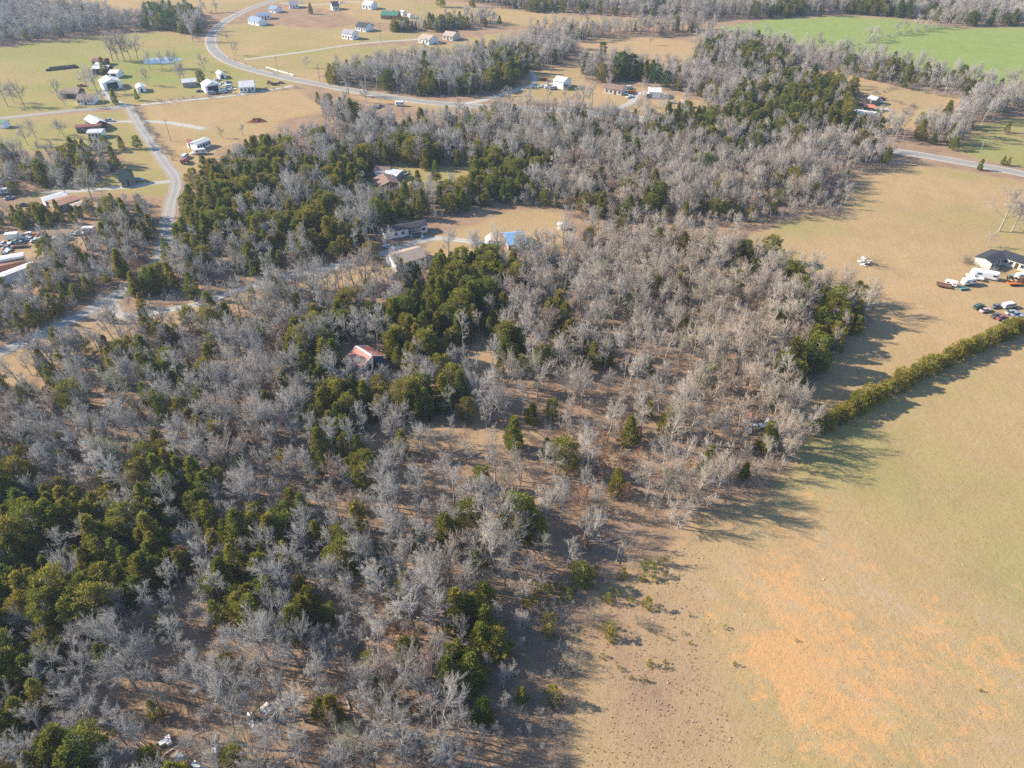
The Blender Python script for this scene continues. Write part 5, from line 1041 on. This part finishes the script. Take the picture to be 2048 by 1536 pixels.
def label_all(items, noun, words):
    """items: list of (index, xy, variant); nearest landmark and rank in that landmark's neighbourhood"""
    px = to_px(np.array([it[1] for it in items])); mk = np.array([m[0] for m in MARKS], float)
    d = np.hypot(px[:, None, 0] - mk[None, :, 0], px[:, None, 1] - mk[None, :, 1]); near = d.argmin(1); lab = [None] * len(items)
    for m in range(len(MARKS)):
        idx = np.where(near == m)[0]; idx = idx[np.argsort(d[idx, m])]
        for r_, i in enumerate(idx): lab[i] = '%s %s, %s to %s' % (words[items[i][2]], noun, ORD[r_], MARKS[m][1])
    return lab

def split_largest(xy, h, n):
    sc = np.array([scale_at(p) for p in xy]); px = to_px(xy)
    inside = (px[:, 0] > -10) & (px[:, 0] < 2058) & (px[:, 1] > 0) & (px[:, 1] < 1600)
    o = np.argsort(-(sc * h * inside)); m = np.zeros(len(xy), bool); m[o[:n]] = True
    return m
gT = np.random.default_rng(42)
# bare hardwoods
var = gT.choice(len(HW), len(hw_xy), p=[.08, .11, .08, .04, .08, .11, .08, .08, .05, .07, .10, .03, .05, .04])
rot = gT.uniform(0, 6.28, len(hw_xy)); tilt = gT.normal(size=(len(hw_xy), 2)) * .045
wid = gT.uniform(.78, 1.2, len(hw_xy)); big = split_largest(hw_xy, hw_h * np.array(HW_H)[var] / 13, 265); I = np.where(big)[0]; var[I[5::19][:len(HW)]] = np.arange(len(HW))
labs = label_all([(i, hw_xy[i], var[i]) for i in I], 'bare tree', HW_W)
for i, lb in zip(I, labs): put_tree('bare_tree', HW[var[i]], hw_xy[i], rot[i], float(hw_h[i]), lb, 'tree', 'bare hardwood trees in the near woods', tilt[i], wid[i])
LONE_V = [0, 4, 8, 2, 0, 6, 4]
for k, (px, h, wv) in enumerate(LONE):
    v = LONE_V[k % 7]; put_tree('bare_tree', HW[v], P(*px), k * 1.7, (1.25 if h < 13 else 1.4) * h / HW_H[v] * .95, 'bare tree ' + wv, 'tree', 'single bare trees')
# cedars
cvar = gT.choice(len(CE), len(ce_xy)); crot = gT.uniform(0, 6.28, len(ce_xy))
cbig = split_largest(ce_xy, ce_h * np.array(CE_H)[cvar] / 8, 270); J = np.where(cbig)[0]; cvar[J[3::17][:len(CE)]] = np.arange(len(CE))
labs = label_all([(i, ce_xy[i], cvar[i]) for i in J], 'evergreen cedar', CE_W)
for i, lb in zip(J, labs): put_tree('cedar_tree', CE[cvar[i]], ce_xy[i], crot[i], float(ce_h[i]), lb, 'tree', 'evergreen cedars in the near woods')
for k, (px, h, wv) in enumerate(LONE_C):
    v = (0, 2, 4, 1, 5)[k % 5]; put_tree('cedar_tree', CE[v], P(*px), k * 2.1, h / CE_H[v], 'single evergreen cedar ' + wv, 'tree', 'single cedars')
for k, (px, h, wv) in enumerate(LONE_P): put_tree('pine_tree', PI[k % 2], P(*px), k * 2.1, h / (14, 13)[k % 2], 'green pine ' + wv, 'tree', 'pines')
# the clipped-looking hedgerow of young cedars
hl = smooth_line([(1622, 868), (1660, 850), (1700, 828), (1760, 795), (1830, 757), (1900, 722), (1960, 694), (2020, 668), (2090, 640), (2170, 608)], 8)
seg = np.hypot(*np.diff(hl, axis=0).T); s_ = np.concatenate([[0], np.cumsum(seg)]); tt = np.arange(0.5, s_[-1], 2.0)
cnt = ['first', 'second', 'third', 'fourth', 'fifth', 'sixth', 'seventh', 'eighth', 'ninth', 'tenth', 'eleventh', 'twelfth', 'thirteenth', 'fourteenth', 'fifteenth', 'sixteenth', 'seventeenth', 'eighteenth', 'nineteenth', 'twentieth'] + ['twenty-' + w for w in 'first second third fourth fifth sixth seventh eighth ninth'.split()] + ['thirtieth'] + ['thirty-' + w for w in 'first second third fourth fifth sixth seventh eighth ninth'.split()] + ['fortieth'] + ['forty-' + w for w in 'first second third fourth fifth sixth seventh eighth ninth'.split()] + ['fiftieth'] + ['fifty-' + w for w in 'first second third fourth fifth sixth seventh eighth ninth'.split()] + ['sixtieth'] + ['sixty-' + w for w in 'first second third fourth fifth sixth seventh eighth ninth'.split()] + ['seventieth'] + ['seventy-' + w for w in 'first second third fourth fifth sixth seventh eighth ninth'.split()]
for k, t in enumerate(tt):
    p = (np.interp(t, s_, hl[:, 0]) + gT.normal() * .35, np.interp(t, s_, hl[:, 1]) + gT.normal() * .35)
    sc = .76 + .5 * vnoise(np.array([p]), 5, 9)[0] + gT.uniform(-.16, .16)
    put_tree('hedge_cedar', HE[k % 3], p, gT.uniform(0, 6), sc, 'olive hedge cedar, %s along the hedgerow counted from the woods' % cnt[min(k, len(cnt) - 1)], 'hedge', 'cedars of the pasture hedgerow')
SEED = [((1296, 1144), 2.1), ((1245, 1153), 1.5), ((1324, 1128), 1.2), ((1330, 1150), .7), ((1311, 1161), .9), ((1285, 1161), 1.0), ((1229, 1190), 1.3), ((1215, 1204), 1.5), ((1261, 1204), .9), ((1294, 1214), 1.8), ((1216, 1266), 2.0), ((1219, 1277), 1.7), ((1204, 1315), .7), ((1299, 1331), 1.0), ((1240, 1339), .6), ((1261, 1357), .6), ((1284, 1363), .6), ((1293, 1363), .5), ((1334, 1337), .6), ((1329, 1325), .5), ((1299, 1262), .5), ((1105, 1400), 2.4), ((1450, 1257), .6), ((1469, 1330), .6),
        ((1096, 1246), 2.0), ((1084, 1176), 2.3), ((1086, 1199), 2.4), ((1059, 1211), 1.8), ((1093, 1228), 1.4), ((1174, 1172), 2.0), ((1131, 1197), 1.9), ((1097, 1270), 1.8), ((1367, 1268), .5), ((1379, 1288), .45), ((1338, 1278), .4), ((1379, 1232), .45), ((1592, 1282), .4), ((1960, 1382), .4), ((1120, 1180), 1.5), ((1190, 1150), 1.6)]
gM = [((1294, 1214), 'the round cedar shrub'), ((1216, 1266), 'the twin cedar shrub'), ((1105, 1400), 'the wood edge at lower centre'), ((1284, 1363), 'the pair of tiny seedlings'), ((1296, 1144), 'the top of the near pasture'), ((1090, 1200), 'the brushy wood corner'), ((1460, 1290), 'the orange bare clay'), ((1960, 1382), 'the lower right pasture')]
mk = np.array([m[0] for m in gM], float); near = [int(np.hypot(*(mk - np.array(s[0])).T).argmin()) for s in SEED]; seen = {}
for i in sorted(range(len(SEED)), key=lambda i: float(np.hypot(*(mk[near[i]] - np.array(SEED[i][0]))))):
    m = near[i]; r_ = seen.get(m, 0); seen[m] = r_ + 1; px, s = SEED[i]
    put_tree('cedar_seedling', SE[i % 2], P(*px), i * 1.3, s, '%s young cedar, %s to %s' % ('tiny dark' if s < .8 else 'knee high' if s < 1.3 else 'bushy olive', ORD[r_], gM[m][1]), 'shrub', 'young cedars on the near pasture')
# fallen trunk at the pasture corner
fb = P(1232, 1126); root = put_tree('fallen_tree', HW[3], fb, R(250), .62, 'fallen pale bare tree lying at the corner of the near pasture', 'fallen tree', None)
root.rotation_euler = (R(86), 0, R(160)); root.location.z = .5

# logs on the woods floor
LOGS = [(1100, 905), (1210, 960), (960, 905), (1300, 880), (640, 1330), (590, 1310), (430, 1470), (330, 1510), (300, 1500), (820, 1190), (1180, 1085), (700, 1420), (1040, 1080), (180, 850)]
def log_mesh(seed):
    r = random.Random(seed); mb = MB(); L = r.uniform(5, 9); z = .16
    pts = [(i * L / 4, r.uniform(-.25, .25), z) for i in range(5)]
    for i in range(4): mb.tube(pts[i], pts[i + 1], .17 - .03 * i, .14 - .03 * i, 7)
    for i in range(4):
        p = pts[r.randint(1, 4)]; mb.tube(p, (p[0] + r.uniform(.3, 1.2), p[1] + r.choice((-1, 1)) * r.uniform(.6, 1.8), z + r.uniform(.1, .9)), .06, .02, 5)
    return mb.mesh('fallen_log', M['pale_bark'])
lm = [log_mesh(k) for k in range(4)]
for k, (px, lb) in enumerate(zip(LOGS, label_all([(k, P(*px), 0) for k, px in enumerate(LOGS)], 'fallen log', ['pale']))):
    o = link('fallen_log', lm[k % 4]); xy = P(*px); o.location = (xy[0], xy[1], 0); o.rotation_euler = (0, 0, k * 1.9); tag(o, lb, 'log', 'fallen logs on the woods floor')

# ------------------------------------------------------------------ the rest of the woods: uncounted mass
def woods(name, label, cat, xy, scale, rotz, tilt, idx, variants, wide=None):
    n = len(xy); me = bpy.data.meshes.new(name); me.vertices.add(n)
    me.vertices.foreach_set('co', np.column_stack([xy, np.zeros(n)]).astype(np.float32).ravel())
    for nm, ty, dat, key in (('tree_rot', 'FLOAT_VECTOR', np.column_stack([tilt, rotz]), 'vector'), ('tree_scale', 'FLOAT_VECTOR', np.column_stack([scale * (1 if wide is None else wide)] * 2 + [scale]), 'vector'), ('tree_kind', 'INT', idx, 'value')):
        a = me.attributes.new(nm, ty, 'POINT'); a.data.foreach_set(key, np.asarray(dat, np.int32 if ty == 'INT' else np.float32).ravel())
    o = link(name, me); tag(o, label, cat, None, 'stuff')
    ng = bpy.data.node_groups.new(name, 'GeometryNodeTree'); N, L = ng.nodes, ng.links
    ng.interface.new_socket('Geometry', in_out='INPUT', socket_type='NodeSocketGeometry'); ng.interface.new_socket('Geometry', in_out='OUTPUT', socket_type='NodeSocketGeometry')
    gi, go = N.new('NodeGroupInput'), N.new('NodeGroupOutput'); iop = N.new('GeometryNodeInstanceOnPoints'); mp = N.new('GeometryNodeMeshToPoints')
    L.new(gi.outputs[0], mp.inputs['Mesh']); L.new(mp.outputs[0], iop.inputs['Points']); iop.inputs['Pick Instance'].default_value = True
    join = N.new('GeometryNodeJoinGeometry')
    for tm, cm in reversed(variants):
        jj = N.new('GeometryNodeJoinGeometry')
        for m_ in (tm, cm):
            src = next(ob for ob in bpy.data.objects if ob.data is m_)
            oi = N.new('GeometryNodeObjectInfo'); oi.inputs['Object'].default_value = src; oi.transform_space = 'ORIGINAL'; L.new(oi.outputs['Geometry'], jj.inputs[0])
        g2 = N.new('GeometryNodeGeometryToInstance'); L.new(jj.outputs[0], g2.inputs[0]); L.new(g2.outputs[0], join.inputs[0])
    L.new(join.outputs[0], iop.inputs['Instance'])
    def attr(nm, ty):
        a = N.new('GeometryNodeInputNamedAttribute'); a.data_type = ty; a.inputs['Name'].default_value = nm; return a.outputs[0]
    L.new(attr('tree_kind', 'INT'), iop.inputs['Instance Index'])
    e2r = N.new('FunctionNodeEulerToRotation'); L.new(attr('tree_rot', 'FLOAT_VECTOR'), e2r.inputs[0]); L.new(e2r.outputs[0], iop.inputs['Rotation'])
    L.new(attr('tree_scale', 'FLOAT_VECTOR'), iop.inputs['Scale']); L.new(iop.outputs[0], go.inputs[0])
    md = o.modifiers.new('scatter', 'NODES'); md.node_group = ng
    return o
r_ = ~big; woods('bare_woods', 'mass of bare grey and tan hardwoods filling the farther woods', 'woods', hw_xy[r_], hw_h[r_], rot[r_], tilt[r_], var[r_], HW, wid[r_])
r_ = ~cbig; woods('cedar_woods', 'mass of olive evergreen cedars through the farther woods', 'woods', ce_xy[r_], ce_h[r_], crot[r_], np.zeros((r_.sum(), 2)), cvar[r_], CE)
for k, (tm, cm) in enumerate(BU):      # three bushes stand as things and lend their shape to the undergrowth
    px, wv = [((1280, 1250), 'brown twiggy bush on the dry grass of the near pasture'), ((1112, 1345), 'brown bush at the lower wood edge'), ((1745, 531), 'bare bush growing through the white debris pile')][k]
    put_tree('bare_bush', (tm, cm), P(*px), k, 1.1, wv, 'bush', 'bare bushes')
woods('undergrowth', 'brown bare undergrowth and fence line brush below the trees', 'undergrowth', bu_xy, bu_s, gT.uniform(0, 6, len(bu_xy)), np.zeros((len(bu_xy), 2)), gT.integers(0, 3, len(bu_xy)), BU)
px_l = to_px(le_xy); o_l = np.argsort(-px_l[:, 1])
LM = label_all([(i, le_xy[i], 0) for i in o_l[:60]], 'leafed young oak', ['russet'])
for i, lb in zip(o_l[:60], LM): put_tree('brown_oak', LE[i % 2], le_xy[i], i, float(gT.uniform(.5, .95)), lb, 'tree', 'young oaks holding brown leaves')
rest = o_l[60:]
if len(rest): woods('brown_oak_thicket', 'young russet leafed oaks scattered through the farther woods', 'woods', le_xy[rest], gT.uniform(.5, .9, len(rest)), gT.uniform(0, 6, len(rest)), np.zeros((len(rest), 2)), gT.integers(0, 2, len(rest)), LE)

# ------------------------------------------------------------------ stones and dry tufts of the near pasture
gS = np.random.default_rng(8); hp = FIELDW['hayfield'][0]
def scatter(n, seed):
    g = np.random.default_rng(seed); px = np.column_stack([g.uniform(1080, 2100, n * 3), g.uniform(880, 1600, n * 3)]); p = np.array([P(*q) for q in px]); return p[poly_sdf(p, hp) < 0][:n]
st = scatter(900, 1); V = []; F = []
base = np.array([(1, 0, 0), (-1, 0, 0), (0, 1, 0), (0, -1, 0), (0, 0, 1), (0, 0, -.4)], float); fo = np.array([(0, 2, 4), (2, 1, 4), (1, 3, 4), (3, 0, 4), (2, 0, 5), (1, 2, 5), (3, 1, 5), (0, 3, 5)])
for k, p in enumerate(st):
    s = gS.uniform(.05, .14) * (2.0 if gS.uniform() < .012 else 1); V.append(base * s * gS.uniform(.6, 1.3, (6, 3)) * (1, 1, .7) + (p[0], p[1], s * .2)); F.append(fo + 6 * k)
o = link('field_stones', np_mesh('field_stones', np.concatenate(V), np.concatenate(F), mat_flat('field_stone', (.44, .37, .29), .3, 1.5))); tag(o, 'small pale stones and clods strewn over the near pasture', 'stones', None, 'stuff')
tf = scatter(5000, 2); n = len(tf); L_ = gS.uniform(.08, .2, n)
Cc = np.repeat(np.column_stack([tf, np.zeros(n)]), 3, 0); D = norm(np.column_stack([gS.normal(size=(n * 3, 2)) * .8, np.ones(n * 3)])); LL = np.repeat(L_, 3)
Vt, Ft = sprays(Cc, D, LL, LL * .22, gS)
o = link('dry_grass', np_mesh('dry_grass', Vt, Ft, mat_flat('dry_tufts', (.36, .27, .165), .35, .6))); tag(o, 'dry grass tufts standing over the near pasture', 'grass', None, 'stuff')

rp = FIELDW['rough_strip'][0]; rf = scatter(4000, 3); rf = rf[poly_sdf(rf, rp) < 0]; n = len(rf); L_ = gS.uniform(.12, .34, n)
Cc = np.repeat(np.column_stack([rf, np.zeros(n)]), 4, 0); D = norm(np.column_stack([gS.normal(size=(n * 4, 2)) * 1.0, np.ones(n * 4)])); LL = np.repeat(L_, 4)
Vt, Ft = sprays(Cc, D, LL, LL * .2, gS)
o = link('dead_weeds', np_mesh('dead_weeds', Vt, Ft, mat_flat('dead_weeds', (.40, .29, .20), .35, .6))); tag(o, 'dead brown weeds of the unmown strip along the woods', 'weeds', None, 'stuff')
paint_pads(); build_ground(); build_roads()

# ------------------------------------------------------------------ thin winter haze
hz = MB().box(-1560, 1560, -1560, 1660, -1.0, CAM_H + 6)
t = NT('haze_air'); t.m.node_tree.nodes.clear(); out = t.m.node_tree.nodes.new('ShaderNodeOutputMaterial'); pv = t.m.node_tree.nodes.new('ShaderNodeVolumePrincipled')
pv.inputs['Color'].default_value = (.60, .77, 1.0, 1); pv.inputs['Density'].default_value = .00014; pv.inputs['Anisotropy'].default_value = .2
t.m.node_tree.links.new(pv.outputs[0], out.inputs['Volume'])
o = hz.build('haze', t.m); tag(o, 'thin pale blue winter haze over the whole valley', 'haze', None, 'stuff')
